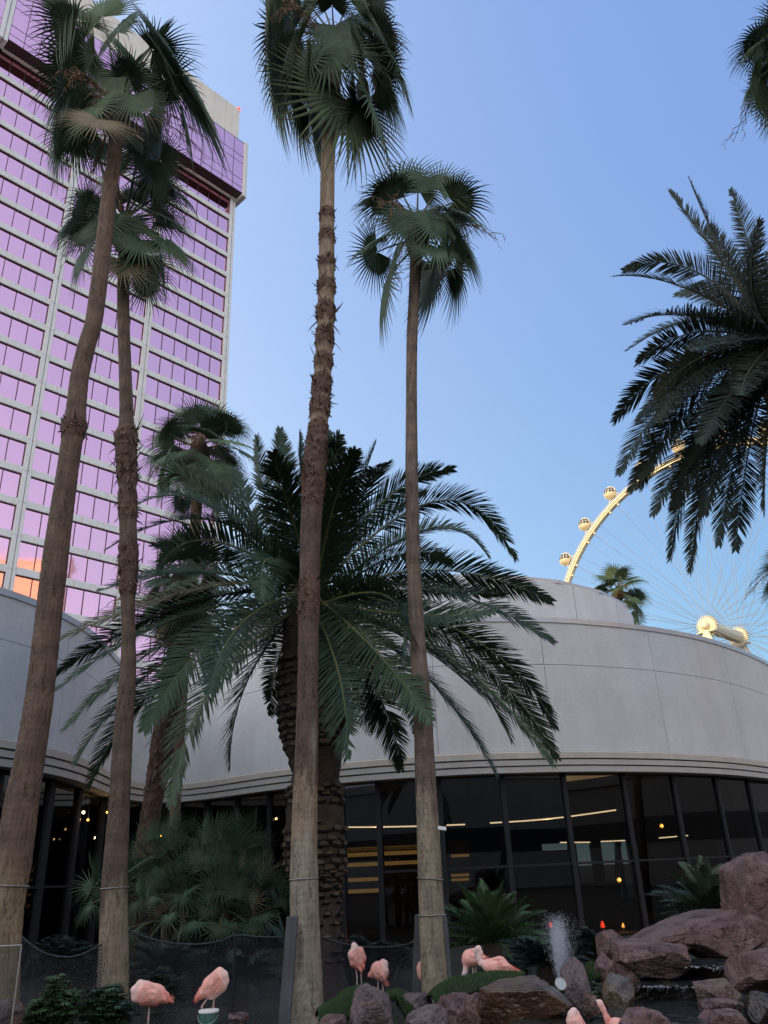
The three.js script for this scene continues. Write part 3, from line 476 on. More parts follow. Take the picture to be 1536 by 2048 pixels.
// ================================================================== PALMS
const mixc = (a, b, t) => [lerp(a[0], b[0], t), lerp(a[1], b[1], t), lerp(a[2], b[2], t)];
const scl = (a, k) => [a[0] * k, a[1] * k, a[2] * k];
function blade(mb, H, Tn, S, N, R, o, R0) {
  o.droop = (o.droop ?? 0.4) * clamp(1 + Tn.y * 1.05, 0.08, 1);
  const base = o.green;
  const n = o.seg ?? 42, span = o.span ?? 4.5, da = span / n, fuse = o.fuse ?? 0.5, droop = o.droop ?? 0.9, dead = o.dead ?? 0;
  for (let i = 0; i < n; i++) {
    const a = -span / 2 + (i + 0.5) * da, L = R * (1 - 0.22 * Math.abs(2 * a / span) ** 2.2) * (0.93 + 0.14 * R0()), dr = droop * (0.65 + 0.7 * R0()), tw = (R0() - 0.5) * 0.16, sh0 = 0.8 + 0.4 * R0();
    const dir = Tn.clone().multiplyScalar(Math.cos(a)).addScaledVector(S, Math.sin(a)), tan = S.clone().multiplyScalar(Math.cos(a)).addScaledVector(Tn, -Math.sin(a));
    const at = (r) => { const e = Math.max(0, r - fuse) / (1 - fuse + 1e-6); return H.clone().addScaledVector(dir, L * (r - 0.20 * dr * e * e * e)).addScaledVector(N, L * (-0.16 * r * r * Math.cos(a * 0.6))).addScaledVector(UP, -L * dr * 0.62 * e * e).addScaledVector(tan, tw * L * e * e); };
    const rs = [0.02, 0.25, fuse, fuse + (1 - fuse) * 0.35, fuse + (1 - fuse) * 0.68, 1]; let prev = null;
    rs.forEach((r, j) => {
      const p = at(r), e = Math.max(0, r - fuse) / (1 - fuse), w = L * da * 0.5 * Math.min(r, fuse) * (r <= fuse ? 1.0 : (1 - e) * 0.86 + 0.02), fold = (r <= fuse ? 0.34 : 0.45) * w;
      let c = mixc(scl(base, sh0), scl(o.tip ?? base, sh0), smooth(0.5, 1, r)); if (dead) c = mixc(c, scl([0.20, 0.145, 0.08], sh0), dead);
      const row = [mb.v(p.clone().addScaledVector(tan, -w).addScaledVector(N, -fold), c), mb.v(p.clone().addScaledVector(N, fold), scl(c, 1.12)), mb.v(p.clone().addScaledVector(tan, w).addScaledVector(N, -fold), c)];
      if (prev) { mb.quad(prev[0], prev[1], row[1], row[0]); mb.quad(prev[1], prev[2], row[2], row[1]); } prev = row;
    });
  }
  return mb;
}
// a leaf of a fan palm: bent stalk, pleated round blade cut into drooping ribbons
function fanLeaf(B, az, el, Lp, R, o, R0) {
  const mb = new MB(), d0 = V(Math.cos(el) * Math.cos(az), Math.sin(el), Math.cos(el) * Math.sin(az)), pet = [], sag = o.sag ?? 0.22;
  for (let k = 0; k <= 7; k++) { const t = k / 7; pet.push(B.clone().addScaledVector(d0, Lp * t).addScaledVector(UP, -sag * Lp * t * t)); }
  const H = pet[7], Tn = H.clone().sub(pet[6]).normalize(); Tn.addScaledVector(UP, -(o.nod ?? 0.25)).normalize();
  const hz = V(-Math.sin(az), 0, Math.cos(az));
  let S = hz.clone().sub(Tn.clone().multiplyScalar(hz.dot(Tn))).normalize(); let N = S.clone().cross(Tn).normalize(); if (N.y < 0 && Math.abs(Tn.y) < 0.98) N.negate();
  const roll = (R0() - 0.5) * (o.roll ?? 0.7), S2 = S.clone().multiplyScalar(Math.cos(roll)).addScaledVector(N, Math.sin(roll)); N = N.clone().multiplyScalar(Math.cos(roll)).addScaledVector(S, -Math.sin(roll)); S = S2;
  
  const stalk = o.stalk ?? [0.085, 0.09, 0.04];
  mb.tube(pet, (t) => lerp(o.pr ?? 0.026, 0.011, t), 5, (t) => mixc([0.10, 0.075, 0.045], stalk, smooth(0, 0.35, t)), false);
  return blade(mb, H, Tn, S, N, R, o, R0);
}
// the same leaf from a measured joint to a measured tip
function fanLeafTo(B, H, tip, o, R0) {
  const mb = new MB(), out = H.clone().sub(B).setY(0); if (out.length() < 0.08) out.set(R0() - 0.5, 0, 0.6); out.normalize();
  const c = B.clone().lerp(H, 0.55).addScaledVector(UP, 0.10 * B.distanceTo(H)), pet = new THREE.QuadraticBezierCurve3(B, c, H).getPoints(7), stalk = [0.085, 0.09, 0.04];
  mb.tube(pet, (t) => lerp(o.pr ?? 0.026, 0.012, t), 5, (t) => mixc([0.10, 0.075, 0.045], stalk, smooth(0, 0.35, t)), false);
  const Tn = tip.clone().sub(H).normalize(), N0 = UP.clone().multiplyScalar(0.5).addScaledVector(out, 0.75).add(V(R0() - 0.5, 0, R0() - 0.5).multiplyScalar(0.7)); if (o.face) N0.lerp(V(0, 0.1, 1), 0.6);
  const S = Tn.clone().cross(N0).normalize(), N = S.clone().cross(Tn).normalize();
  return blade(mb, H, Tn, S, N, H.distanceTo(tip) * 1.06, o, R0);
}
// a pinnate frond along a bent rachis: two rows of narrow folded leaflets in a shallow V
function pinnate(path, o, R0) {
  const mb = new MB(), n = path.length, hv = path[n - 1].clone().sub(path[0]).setY(0); if (hv.length() < 0.15) hv.set(R0() - 0.5, 0, R0() - 0.5); hv.normalize();
  const S0 = V(-hv.z, 0, hv.x), roll = o.roll ?? (R0() - 0.5) * 0.9; let len = 0; const cum = [0]; for (let k = 1; k < n; k++) { len += path[k].distanceTo(path[k - 1]); cum.push(len); }
  const rib = o.rib ?? [0.13, 0.14, 0.05];
  mb.tube(path, (t) => lerp(o.rr ?? 0.030, 0.004, t ** 0.8), 5, (t) => mixc(rib, scl(o.green, 1.4), smooth(0.55, 1, t)), false);
  const N1 = o.per ?? 95, L0 = o.leaf ?? 0.46, wd = o.width ?? 0.026;
  const gaps = [0, 1, 2].map(() => [R0(), 0.006 + 0.018 * R0(), R0() < 0.5 ? -1 : 1]);
  for (let i = 0; i < N1; i++) for (const s of [-1, 1]) {
    if (gaps.some(([g, w, q]) => q === s && Math.abs(i / N1 - g) < w)) continue;
    const t = (o.bare ?? 0.1) + (1 - (o.bare ?? 0.1)) * (i + 0.25 + 0.5 * R0()) / N1, x = t * len; let k = 0; while (k < n - 2 && cum[k + 1] < x) k++;
    const p = path[k].clone().lerp(path[k + 1], clamp((x - cum[k]) / (cum[k + 1] - cum[k]), 0, 1)), Tn = path[Math.min(n - 1, k + 1)].clone().sub(path[k]).normalize();
    let S = S0.clone().sub(Tn.clone().multiplyScalar(S0.dot(Tn))).normalize(), N = S.clone().cross(Tn); if (N.dot(o.up ?? UP) < 0) N.negate();
    const rl = roll * (0.4 + 0.6 * t), S2 = S.clone().multiplyScalar(Math.cos(rl)).addScaledVector(N, Math.sin(rl)); N = N.multiplyScalar(Math.cos(rl)).addScaledVector(S, -Math.sin(rl)); S = S2;
    const A = lerp(1.12, 0.50, t ** 1.3) + (R0() - 0.5) * 0.16, vv = (o.vee ?? 0.5) + (R0() - 0.5) * 0.45, prof = Math.pow(Math.sin(PI * clamp(0.12 + 0.85 * t, 0, 1)), 0.72), L = L0 * prof * (0.9 + 0.2 * R0());
    const dir = Tn.clone().multiplyScalar(Math.cos(A)).addScaledVector(S, s * Math.sin(A) * Math.cos(vv)).addScaledVector(N, Math.sin(A) * Math.sin(vv)).normalize();
    const wv = dir.clone().cross(N).normalize().multiplyScalar(wd * 0.5 * (0.8 + 0.4 * R0())), q = dir.clone().cross(wv).normalize().multiplyScalar(wd * 0.16), dr = (o.droop ?? 0.18) * L * (0.5 + R0());
    const c = scl(o.green, 0.75 + 0.5 * R0()), c2 = mixc(c, scl(o.tip ?? o.green, 1), 0.6);
    const P = (f) => p.clone().addScaledVector(dir, L * f).addScaledVector(UP, -dr * f * f);
    const p0 = P(0), p1 = P(0.3), p2 = P(0.7), p3 = P(1);
    const a0 = mb.v(p0.clone().addScaledVector(wv, -0.5), c), b0 = mb.v(p0.clone().addScaledVector(wv, 0.5), c), a1 = mb.v(p1.clone().sub(wv).add(q), c), b1 = mb.v(p1.clone().add(wv).add(q), c), m1 = mb.v(p1.clone().sub(q), c), a2 = mb.v(p2.clone().addScaledVector(wv, -0.75), c2), b2 = mb.v(p2.clone().addScaledVector(wv, 0.75), c2), e = mb.v(p3, c2);
    mb.tri(a0, m1, a1); mb.tri(a0, b0, m1); mb.tri(b0, b1, m1); mb.quad(a1, m1, b2, a2); mb.tri(m1, b1, b2); mb.tri(a2, b2, e);
  }
  return mb;
}
// thin branching dry flower stalks
function stalks(B, dirs, R0, col = [0.22, 0.13, 0.08]) {
  const mb = new MB();
  for (const [az, el, L] of dirs) {
    const d = V(Math.cos(el) * Math.cos(az), Math.sin(el), Math.cos(el) * Math.sin(az)), path = []; for (let k = 0; k <= 12; k++) { const t = k / 12; path.push(B.clone().addScaledVector(d, L * t).addScaledVector(UP, -0.75 * L * t * t)); }
    mb.tube(path, (t) => lerp(0.016, 0.006, t), 4, col, false);
    for (let b = 0; b < 9; b++) {
      const k = 4 + Math.floor(b * 0.95), p = path[Math.min(12, k)], dd = V(R0() - 0.5, -0.3 - 0.5 * R0(), R0() - 0.5).addScaledVector(d, 0.6).normalize(), l = 0.22 + 0.25 * R0(), tw = []; for (let j = 0; j <= 5; j++) { const t = j / 5; tw.push(p.clone().addScaledVector(dd, l * t).add(V(0.03 * Math.sin(j * 2 + b), -0.20 * t * t, 0.03 * Math.cos(j * 3 + b)))); }
      mb.tube(tw, (t) => lerp(0.009, 0.003, t), 4, scl(col, 0.8 + 0.4 * R0()), false);
      for (let j = 2; j <= 5; j++) { const e = tw[j].clone().add(V((R0() - 0.5) * 0.14, -0.09 * R0() - 0.03, (R0() - 0.5) * 0.14)); mb.tube([tw[j], e], 0.004, 3, col, false); }
    }
  }
  return mb;
}
const GREEN = [[0.042, 0.080, 0.042], [0.050, 0.092, 0.042], [0.036, 0.072, 0.042], [0.064, 0.104, 0.042]];
// trunk of a fan palm from measured points [x, y, half width] in the photograph at distance D
function trunkOf(o, tree, R0) {
  const P = o.trunk.map(([x, y, r, dz = 0]) => { const p = atZ(x, y, o.D + dz); return { p, r: r * perPx(p) }; });
  const top = P[P.length - 1].p, foot = P[0].p; if (foot.y > 0) { const e = foot.clone().addScaledVector(foot.clone().sub(P[1].p).normalize(), foot.y / Math.max(0.2, (P[1].p.y - foot.y) / P[1].p.distanceTo(foot))); P.unshift({ p: e, r: P[0].r * 1.12 }); }
  P.unshift({ p: P[0].p.clone().add(V(0, -0.15, 0)), r: P[0].r * 1.15 });
  const cur = new THREE.CatmullRomCurve3(P.map((q) => q.p), false, 'centripetal'), H = top.y, n = Math.ceil(H / 0.035), path = [];
  const tOf = new THREE.CatmullRomCurve3(P.map((q) => V(q.r, 0, 0)), false, 'centripetal'); const rad = [];
  for (let k = 0; k <= n; k++) { path.push(cur.getPoint(k / n)); rad.push(tOf.getPoint(k / n).x); }
  const sd = Math.floor(R0() * 1000), ringH = o.ring ?? 0.13, pale = o.pale ?? [0.27, 0.235, 0.18], brown = o.brown ?? [0.115, 0.075, 0.052], shag = o.shag ?? [];
  const bump = (y, a) => { const u = Math.cos(a) * 1.3, w = Math.sin(a) * 1.3; return 0.05 * (noise3(u * 2, y * 3, w * 2, sd) - 0.5) + 0.035 * (noise3(u * 6, y * 26, w * 6, sd + 3) - 0.5) + (o.ringK ?? 0.012) * Math.pow(0.5 + 0.5 * Math.sin(2 * PI * (y / ringH + 0.35 * noise3(u, y * 0.5, w, sd + 9))), 4); };
  const mb = new MB().tube(path, (t, a, k) => { const y = path[k].y, sg = shag.reduce((m, [y0, y1, h]) => Math.max(m, smooth(y0 - 0.08, y0 + 0.05, y) * (1 - smooth(y1 - 0.03, y1 + 0.06, y)) * h), 0); return rad[k] * (1 + bump(y, a)) + sg * (0.35 + 0.9 * noise3(Math.cos(a) * 3, y * 14, Math.sin(a) * 3, sd + 5)) * 0.024; }, 22, (t, a) => {
    const k = Math.round(t * n), y = path[k].y, u = Math.cos(a), w = Math.sin(a);
    const pt = smooth(0.44, 0.56, noise3(u * 1.6, y * 0.9, w * 1.6, sd + 21) * 0.5 + 0.25 + 0.5 * clamp((o.paleTo - y) / (o.paleSoft ?? 3) + 0.5, 0, 1) - 0.25 + 0.12 * (noise3(u * 6, y * 5, w * 6, sd + 4) - 0.5));
    let c = brown; for (const [m0, m1, mc] of o.zones ?? []) c = mixc(c, mc, smooth(0.42, 0.58, 0.5 + 1.1 * (Math.min(y - m0, m1 - y)) + 0.5 * (noise3(u * 3, y * 4, w * 3, sd + 41) - 0.5))); c = mixc(c, pale, pt); c = scl(c, 0.72 + 0.56 * noise3(u * 3, y * 5, w * 3, sd + 2));
    const band = Math.pow(0.5 + 0.5 * Math.sin(2 * PI * (y / ((o.band ?? 0.34)) + 0.25 * noise3(u, y, w, sd + 31))), 3); c = scl(c, 1 - (o.bandK ?? 0.35) * band * (1 - pt));
    const yj = y + 0.16 * (noise3(u * 2.2, y * 3, w * 2.2, sd + 61) - 0.5), sg = shag.some(([y0, y1]) => yj > y0 - 0.04 && yj < y1 + 0.03); if (sg) c = scl([0.125, 0.075, 0.055], 0.6 + 0.9 * noise3(u * 5, y * 20, w * 5, sd + 8)); return c;
  });
  part('trunk', mb, M.bark, tree);
  // ragged husk fibres where old leaf bases were torn away
  const f = new MB();
  for (const [y0, y1, h] of shag) {
    const nf = Math.round(34 + 190 * (y1 - y0));
    for (let j = 0; j < nf; j++) { const y = lerp(y0, y1, R0()), k = clamp(Math.round(y / H * n), 1, n - 1), q = path.reduce((m, p, kk) => Math.abs(p.y - y) < Math.abs(path[m].y - y) ? kk : m, k), a = R0() * 2 * PI, d = V(Math.cos(a), 0, Math.sin(a)), l = (0.018 + 0.055 * R0() + (R0() < 0.07 ? 0.10 : 0)) * h, s = R0() < 0.5 ? 1 : -1, side = V(-d.z, 0, d.x), p = path[q].clone().addScaledVector(d, rad[q] * 0.98), w = 0.008 + 0.018 * R0(), c = scl(R0() < 0.3 ? [0.20, 0.14, 0.09] : [0.09, 0.055, 0.038], 0.7 + 0.6 * R0());
      const e = p.clone().addScaledVector(d, l * 0.8).add(V(0, s * l * (0.4 + R0()), 0)).addScaledVector(side, (R0() - 0.5) * l), m2 = p.clone().lerp(e, 0.5).addScaledVector(d, 0.012);
      const A = f.v(p.clone().addScaledVector(side, w), c), B = f.v(p.clone().addScaledVector(side, -w), c), Cc = f.v(m2.clone().addScaledVector(side, w * 0.8), c), Dd = f.v(m2.clone().addScaledVector(side, -w * 0.8), c), E2 = f.v(e, c); f.quad(A, B, Dd, Cc); f.tri(Cc, Dd, E2); }
  }
  if (shag.length) part('husk_fibre', f, M.husk, tree, { kind: 'stuff' });
  return { path, rad, top, H };
}
function fanPalm(o) {
  const R0 = rng(o.seed), foot = atZ(o.trunk[0][0], o.trunk[0][1], o.D).setY(0), tree = thing('fan_palm', o.label, 'palm tree', foot, o.group);
  const tr = trunkOf(o, tree, R0), top = tr.top.clone(), sc = o.scale ?? 1;
  // boots and fibre just under the crown
  const cs = new MB(), r = tr.rad[tr.rad.length - 1], ax = top.clone().sub(tr.path[tr.path.length - 12]).normalize(), heart = [];
  for (let k = 0; k <= 10; k++) heart.push(top.clone().addScaledVector(ax, (k / 10 - 0.55) * 0.75 * sc)); const sd = o.seed * 7;
  cs.tube(heart, (t, a, k) => r * (1.0 + 0.55 * Math.sin(PI * Math.min(1, t * 1.15)) * (0.7 + 0.8 * noise3(Math.cos(a) * 3, t * 9, Math.sin(a) * 3, sd))) * (t > 0.9 ? 0.5 : 1), 18, (t, a) => scl([0.085, 0.052, 0.038], 0.5 + 1.0 * noise3(Math.cos(a) * 5, t * 14, Math.sin(a) * 5, sd + 2)));
  part('leaf_bases', cs, M.husk, tree);
  const pxm = perPx(top);
  for (const [hx, hy, tx, ty, way = 0, face = 0] of o.set ?? []) {   // leaves measured one by one; a short one leans toward or away from us
    const want = (o.blade ?? 0.78) * sc * (0.88 + 0.2 * R0()), w = way || (R0() < 0.6 ? 1 : -1), reach = (o.reach ?? 0.85) * sc, dTop = -top.z;
    const hp = atZ(hx, hy, dTop), q0 = hp.distanceTo(top), dz1 = w * Math.sqrt(Math.max(0.02, reach * reach - q0 * q0)) * 0.8, H = atZ(hx, hy, dTop - dz1);
    let tip = atZ(tx, ty, dTop - dz1); for (let k = 0; k < 24 && tip.distanceTo(H) < want; k++) tip = atZ(tx, ty, dTop - dz1 - w * k * 0.03);
    const B = top.clone().addScaledVector(ax, (0.25 - 0.5 * smooth(-60, 90, hy - o.trunk[o.trunk.length - 1][1])) * sc), old = smooth(40, 110, hy - o.trunk[o.trunk.length - 1][1]), g = scl(GREEN[Math.floor(R0() * 4)], o.lift ?? 1);
    part('leaf', fanLeafTo(B, H, tip, { green: g, tip: mixc([0.06, 0.085, 0.035], [0.13, 0.12, 0.05], old * R0()), droop: 0.16 + 0.42 * R0(), seg: o.seg ?? 38, fuse: 0.36 + 0.10 * R0(), span: 3.9 + 0.7 * R0(), pr: 0.024 * sc, face, dead: old > 0.5 && R0() < 0.08 ? 0.3 : 0 }, R0), M.leaf, tree);
  }
  const nL = o.leaves ?? 36;
  for (let i = 0; i < nL; i++) {
    const f = (i + 0.5) / nL, az = i * 2.39996 + o.seed + (R0() - 0.5) * 0.5, el = lerp(1.30, o.low ?? -0.95, f ** 0.85) + (R0() - 0.5) * 0.22;
    const B = top.clone().addScaledVector(ax, lerp(0.30, -0.30, f) * sc), old = smooth(0.7, 1, f), g = GREEN[Math.floor(R0() * 4)];
    const Lp = sc * lerp(o.pet0 ?? 0.62, o.pet1 ?? 0.95, f) * (0.85 + 0.3 * R0()), R = (o.blade ?? 0.78) * sc * (0.85 + 0.3 * R0());
    part('leaf', fanLeaf(B, az, el, Lp, R, { green: g, tip: mixc([0.06, 0.085, 0.035], [0.14, 0.12, 0.05], old * R0()), droop: lerp(o.droop0 ?? 0.25, o.droop1 ?? 0.55, f) * (0.6 + 0.8 * R0()), nod: lerp(0.1, 0.6, f), sag: lerp(0.08, 0.35, f), seg: o.seg ?? 40, fuse: lerp(0.46, 0.36, R0()), dead: old > 0.4 && R0() < (o.deadShare ?? 0.22) ? 0.85 : 0, pr: 0.026 * sc, roll: 1.0 }, R0), M.leaf, tree);
  }
  const ds = []; for (let k = 0; k < (o.stalks ?? 5); k++) ds.push([k * 2.1 + o.seed * 1.7, 0.35 + 0.5 * R0(), (1.3 + 0.5 * R0()) * sc]);
  if (ds.length) part('flower_stalk', stalks(top, ds, R0), M.straw, tree);
  // bunches of dry hanging ribbons
  for (let k = 0; k < (o.dry ?? 2); k++) { const az = o.dryAz ? o.dryAz[k % o.dryAz.length] : R0() * 6.28; part('dry_leaf', fanLeaf(top.clone().addScaledVector(ax, 0.25 * sc), az, 0.5, 0.34 * sc, 0.46 * sc, { green: [0.24, 0.17, 0.10], tip: [0.30, 0.22, 0.13], droop: 2.3, nod: 1.1, sag: 0.4, seg: 22, fuse: 0.2, span: 3.0, dead: 0.9 }, R0), M.straw, tree); }
  for (const [x, y, tilt] of o.wire ?? []) { // wire tied round the trunk
    const p = atZ(x, y, o.D), k = tr.path.reduce((m, q, kk) => Math.abs(q.y - p.y) < Math.abs(tr.path[m].y - p.y) ? kk : m, 0), ring = []; for (let s = 0; s <= 30; s++) { const a = s / 30 * 2 * PI; ring.push(tr.path[k].clone().add(V(Math.cos(a) * (tr.rad[k] * 1.07), tilt * Math.cos(a), Math.sin(a) * (tr.rad[k] * 1.07)))); }
    part('tie_wire', new MB().tube(ring, 0.006, 5, [1, 1, 1], false), M.wire, tree);
  }
  return { tree, tr };
}
const hAt = (x, y, D) => atZ(x, y, D).y;
const rings = (D, L) => L.map(([x, y0, y1, h]) => [hAt(x, y1, D), hAt(x, y0, D), h]);
fanPalm({ seed: 11, D: 9.3, label: 'thickest dark brown fan palm leaning at the left edge of the garden', trunk: [[-6, 1985, 42], [6, 1830, 38], [28, 1710, 35], [44, 1600, 32], [57, 1528, 29], [78, 1400, 27], [93, 1270, 25.5], [110, 1124, 24.5], [130, 978, 21.5], [146, 868, 20.5], [149, 850, 22], [153, 810, 19], [160, 750, 17.5], [174, 690, 17], [186, 650, 16.5], [206, 500, 15.5], [217, 400, 14.5], [228, 320, 13.5], [236, 235, 15]], paleTo: 2.0, paleSoft: 1.3, brown: [0.165, 0.112, 0.082], pale: [0.27, 0.21, 0.14], band: 0.42, bandK: 0.2, shag: rings(9.3, [[148, 846, 872, 0.9]]), leaves: 5, blade: 0.74, pet0: 0.5, pet1: 0.85, stalks: 6, dry: 3, dryAz: [1.9, 0.8, 2.6], low: -0.75, wire: [[20, 1768, -0.02]], set: [[150, 34, 100, -20, -1], [147, 51, 58, 32, 1], [205, 34, 186, -30, -1, 1], [236, 65, 256, 8, -1, 1], [147, 75, 90, 116, 1], [301, 92, 350, 60, -1], [305, 100, 410, 88, 1], [325, 113, 374, 172, 1], [356, 150, 466, 258, 1], [359, 205, 398, 296, 1], [147, 133, 46, 182, 1], [137, 178, 64, 312, 1], [154, 240, 110, 334, -1], [123, 274, 80, 346, 1], [239, 144, 236, 220, 1, 1], [267, 190, 284, 256, 1, 1], [308, 212, 350, 314, -1], [185, 212, 165, 262, 1], [190, 110, 150, 170, 1], [280, 130, 320, 200, 1], [160, 100, 60, 110, -1], [330, 160, 420, 190, -1], [170, 170, 90, 240, -1]] });
fanPalm({ seed: 23, D: 10.6, label: 'fan palm second from left with shaggy bark and pale smooth base', trunk: [[226, 1985, 31], [227, 1892, 28.5], [229, 1782, 25.5], [232, 1709, 23.5], [239, 1600, 20.5], [244, 1500, 19.5], [247, 1455, 19], [256, 1340, 16], [257, 1270, 13.5], [256, 1197, 14], [257, 1124, 17.5], [256, 1033, 17], [254, 942, 17], [252, 890, 18], [253, 832, 14], [251, 760, 12.5], [247, 640, 12], [247, 560, 12], [249, 500, 12.5], [249, 462, 17]], paleTo: 1.55, paleSoft: 0.7, brown: [0.155, 0.11, 0.08], pale: [0.29, 0.235, 0.17], band: 0.36, bandK: 0.25, shag: rings(10.6, [[250, 862, 885, 2.0], [253, 886, 935, 1.1], [254, 940, 965, 1.8], [256, 985, 1035, 0.8], [254, 1090, 1150, 0.9], [256, 1160, 1185, 1.0]]), leaves: 5, blade: 0.78, pet0: 0.5, pet1: 0.75, stalks: 4, dry: 2, low: -1.0, wire: [[229, 1775, 0.004]], set: [[195, 280, 158, 332, -1], [284, 284, 298, 348, 1, 1], [308, 342, 332, 432, 1], [345, 376, 396, 414, -1], [171, 421, 112, 430, 1], [154, 438, 116, 492, -1], [171, 496, 155, 562, 1], [291, 513, 284, 594, 1], [328, 479, 374, 540, 1], [320, 500, 342, 574, -1], [280, 479, 284, 530, 1], [262, 400, 272, 340, -1, 1], [220, 390, 190, 330, -1], [210, 440, 160, 500, 1], [310, 430, 390, 450, 1], [300, 390, 370, 360, -1], [200, 410, 130, 400, -1], [250, 440, 255, 510, 1, 1], [230, 350, 240, 280, -1, 1]] });
fanPalm({ seed: 37, D: 10.4, zones: [[hAt(612, 1560, 10.4), hAt(622, 985, 10.4), [0.135, 0.092, 0.072]]], label: 'tallest fan palm in the middle with dark ragged rings and pale foot', trunk: [[613, 2008, 35], [613, 1950, 31], [610, 1870, 30], [608, 1760, 28], [609, 1650, 25.5], [613, 1500, 23], [616, 1350, 21], [618, 1200, 20], [622, 1050, 21], [628, 950, 21], [637, 850, 18.5], [645, 750, 17], [651, 650, 16.5], [653, 540, 16], [654, 420, 14.5], [656, 320, 14], [660, 240, 14], [665, 180, 15], [668, 95, 18]], paleTo: 2.6, paleSoft: 2.6, brown: [0.31, 0.235, 0.165], pale: [0.315, 0.28, 0.22], bandK: 0.12, shag: rings(10.4, [[655, 425, 440, 0.5], [654, 468, 484, 0.6], [653, 520, 535, 0.7], [653, 565, 585, 1.1], [652, 612, 640, 1.5], [651, 660, 692, 1.2], [650, 715, 735, 1.0], [645, 755, 790, 1.1], [640, 800, 830, 1.2], [636, 850, 872, 0.8], [632, 880, 975, 1.3], [622, 985, 1010, 0.8], [620, 1160, 1235, 0.6]]), leaves: 5, blade: 0.80, pet0: 0.6, pet1: 0.98, stalks: 8, dry: 3, dryAz: [1.2, 2.4, 0.5], low: -0.85, wire: [[610, 1757, 0.004]], scale: 1.0, set: [[575, 40, 510, 60, 1], [560, 20, 503, -15, -1], [560, 95, 506, 172, 1], [552, 105, 520, 240, -1], [600, 85, 545, 155, 1], [600, 200, 568, 296, 1], [628, 195, 608, 318, -1], [690, 195, 702, 334, 1], [740, 195, 782, 295, 1], [715, 220, 690, 324, -1], [760, 165, 818, 238, -1], [785, 110, 824, 192, 1], [770, 60, 822, 112, -1], [670, 50, 706, 122, 1, 1], [655, 100, 636, 182, 1, 1], [700, 90, 742, 155, 1, 1], [640, 0, 608, -66, -1, 1], [700, 0, 722, -70, -1, 1], [740, 10, 806, -30, 1], [590, 60, 500, 112, 1], [570, 140, 514, 218, 1], [745, 90, 832, 152, 1], [750, 140, 828, 226, -1], [560, 60, 496, 132, -1], [600, -10, 540, -50, 1], [750, 60, 820, 40, 1], [620, 120, 575, 190, 1], [720, 150, 765, 240, 1]] });
fanPalm({ seed: 53, D: 11.0, label: 'slender fan palm right of the middle with a full round crown', trunk: [[874, 1992, 31], [868, 1900, 28], [862, 1790, 25], [857, 1680, 23], [851, 1560, 21], [845, 1420, 18.5], [835, 1280, 16], [828, 1150, 14.5], [824, 1000, 13.5], [823, 880, 12], [823, 780, 11], [824, 680, 11], [828, 600, 11], [832, 520, 12], [834, 472, 15]], paleTo: 2.3, paleSoft: 1.5, brown: [0.20, 0.15, 0.115], pale: [0.31, 0.265, 0.195], bandK: 0.2, shag: [], leaves: 3, blade: 0.76, pet0: 0.62, pet1: 0.72, stalks: 5, dry: 1, low: -0.95, wire: [[857, 1757, -0.018], [862, 1832, 0.0]],  deadShare: 0.1, set: [[803, 387, 786, 298, -1, 1], [836, 378, 854, 303, -1, 1], [876, 379, 930, 328, -1], [782, 390, 722, 352, 1], [770, 400, 700, 410, -1], [895, 426, 985, 442, 1], [905, 405, 982, 400, -1], [915, 480, 980, 550, 1], [911, 535, 945, 628, 1], [868, 539, 874, 658, -1], [770, 473, 685, 508, 1], [755, 504, 702, 570, -1], [774, 559, 758, 664, 1], [835, 426, 842, 512, 1, 1], [812, 432, 800, 508, 1, 1], [870, 440, 900, 520, 1], [895, 500, 905, 580, -1]] });
fanPalm({ seed: 71, D: 17, lift: 1.6, label: 'short fan palm behind the date palm against the pink tower, with a pale dry bunch', trunk: [[345, 1700, 11], [350, 1620, 10.5], [362, 1420, 11], [372, 1250, 11.5], [386, 1120, 11], [394, 1000, 11], [398, 905, 13]], paleTo: 1.2, brown: [0.20, 0.135, 0.085], bandK: 0.2, leaves: 16, blade: 0.78, scale: 1.12, pet0: 0.5, pet1: 0.62, stalks: 6, dry: 3, dryAz: [1.5, 1.9, 0.4], low: -0.9, set: [[401, 840, 352, 800, -1, 1], [405, 838, 414, 786, -1, 1], [420, 842, 462, 806, -1], [339, 858, 290, 870, 1], [456, 847, 516, 852, 1], [474, 898, 522, 914, -1], [328, 938, 304, 968, 1], [365, 934, 348, 990, 1], [412, 942, 420, 996, 1], [445, 934, 472, 1004, 1], [350, 890, 298, 905, -1], [450, 880, 500, 890, 1], [340, 910, 290, 940, -1], [440, 860, 470, 815, -1]] });
fanPalm({ seed: 83, D: 15.5, label: 'shaggy leaning fan palm with peeling trunk behind the left date palm fronds', trunk: [[282, 1745, 17], [296, 1660, 17], [312, 1570, 18], [326, 1480, 19], [340, 1400, 19], [352, 1320, 17], [362, 1230, 16], [366, 1165, 17]], paleTo: 0.3, brown: [0.16, 0.11, 0.075], bandK: 0.3, shag: rings(15.5, [[296, 1560, 1700, 1.2], [325, 1440, 1555, 1.9], [345, 1330, 1435, 1.9], [362, 1200, 1325, 1.4]]), leaves: 26, blade: 0.70, pet0: 0.4, pet1: 0.6, stalks: 3, dry: 3, low: -0.9 });
fanPalm({ seed: 97, D: 46, reach: 1.2, label: 'small distant fan palm rising behind the upper tier of the pavilion', trunk: [[1236, 1700, 6], [1236, 1400, 5.5], [1236, 1250, 5.5], [1237, 1185, 7]], paleTo: 0.3, leaves: 24, blade: 0.95, scale: 1.2, pet0: 0.7, pet1: 0.95, stalks: 3, dry: 2, dryAz: [0.9], seg: 26, low: -0.8, droop1: 0.8 });
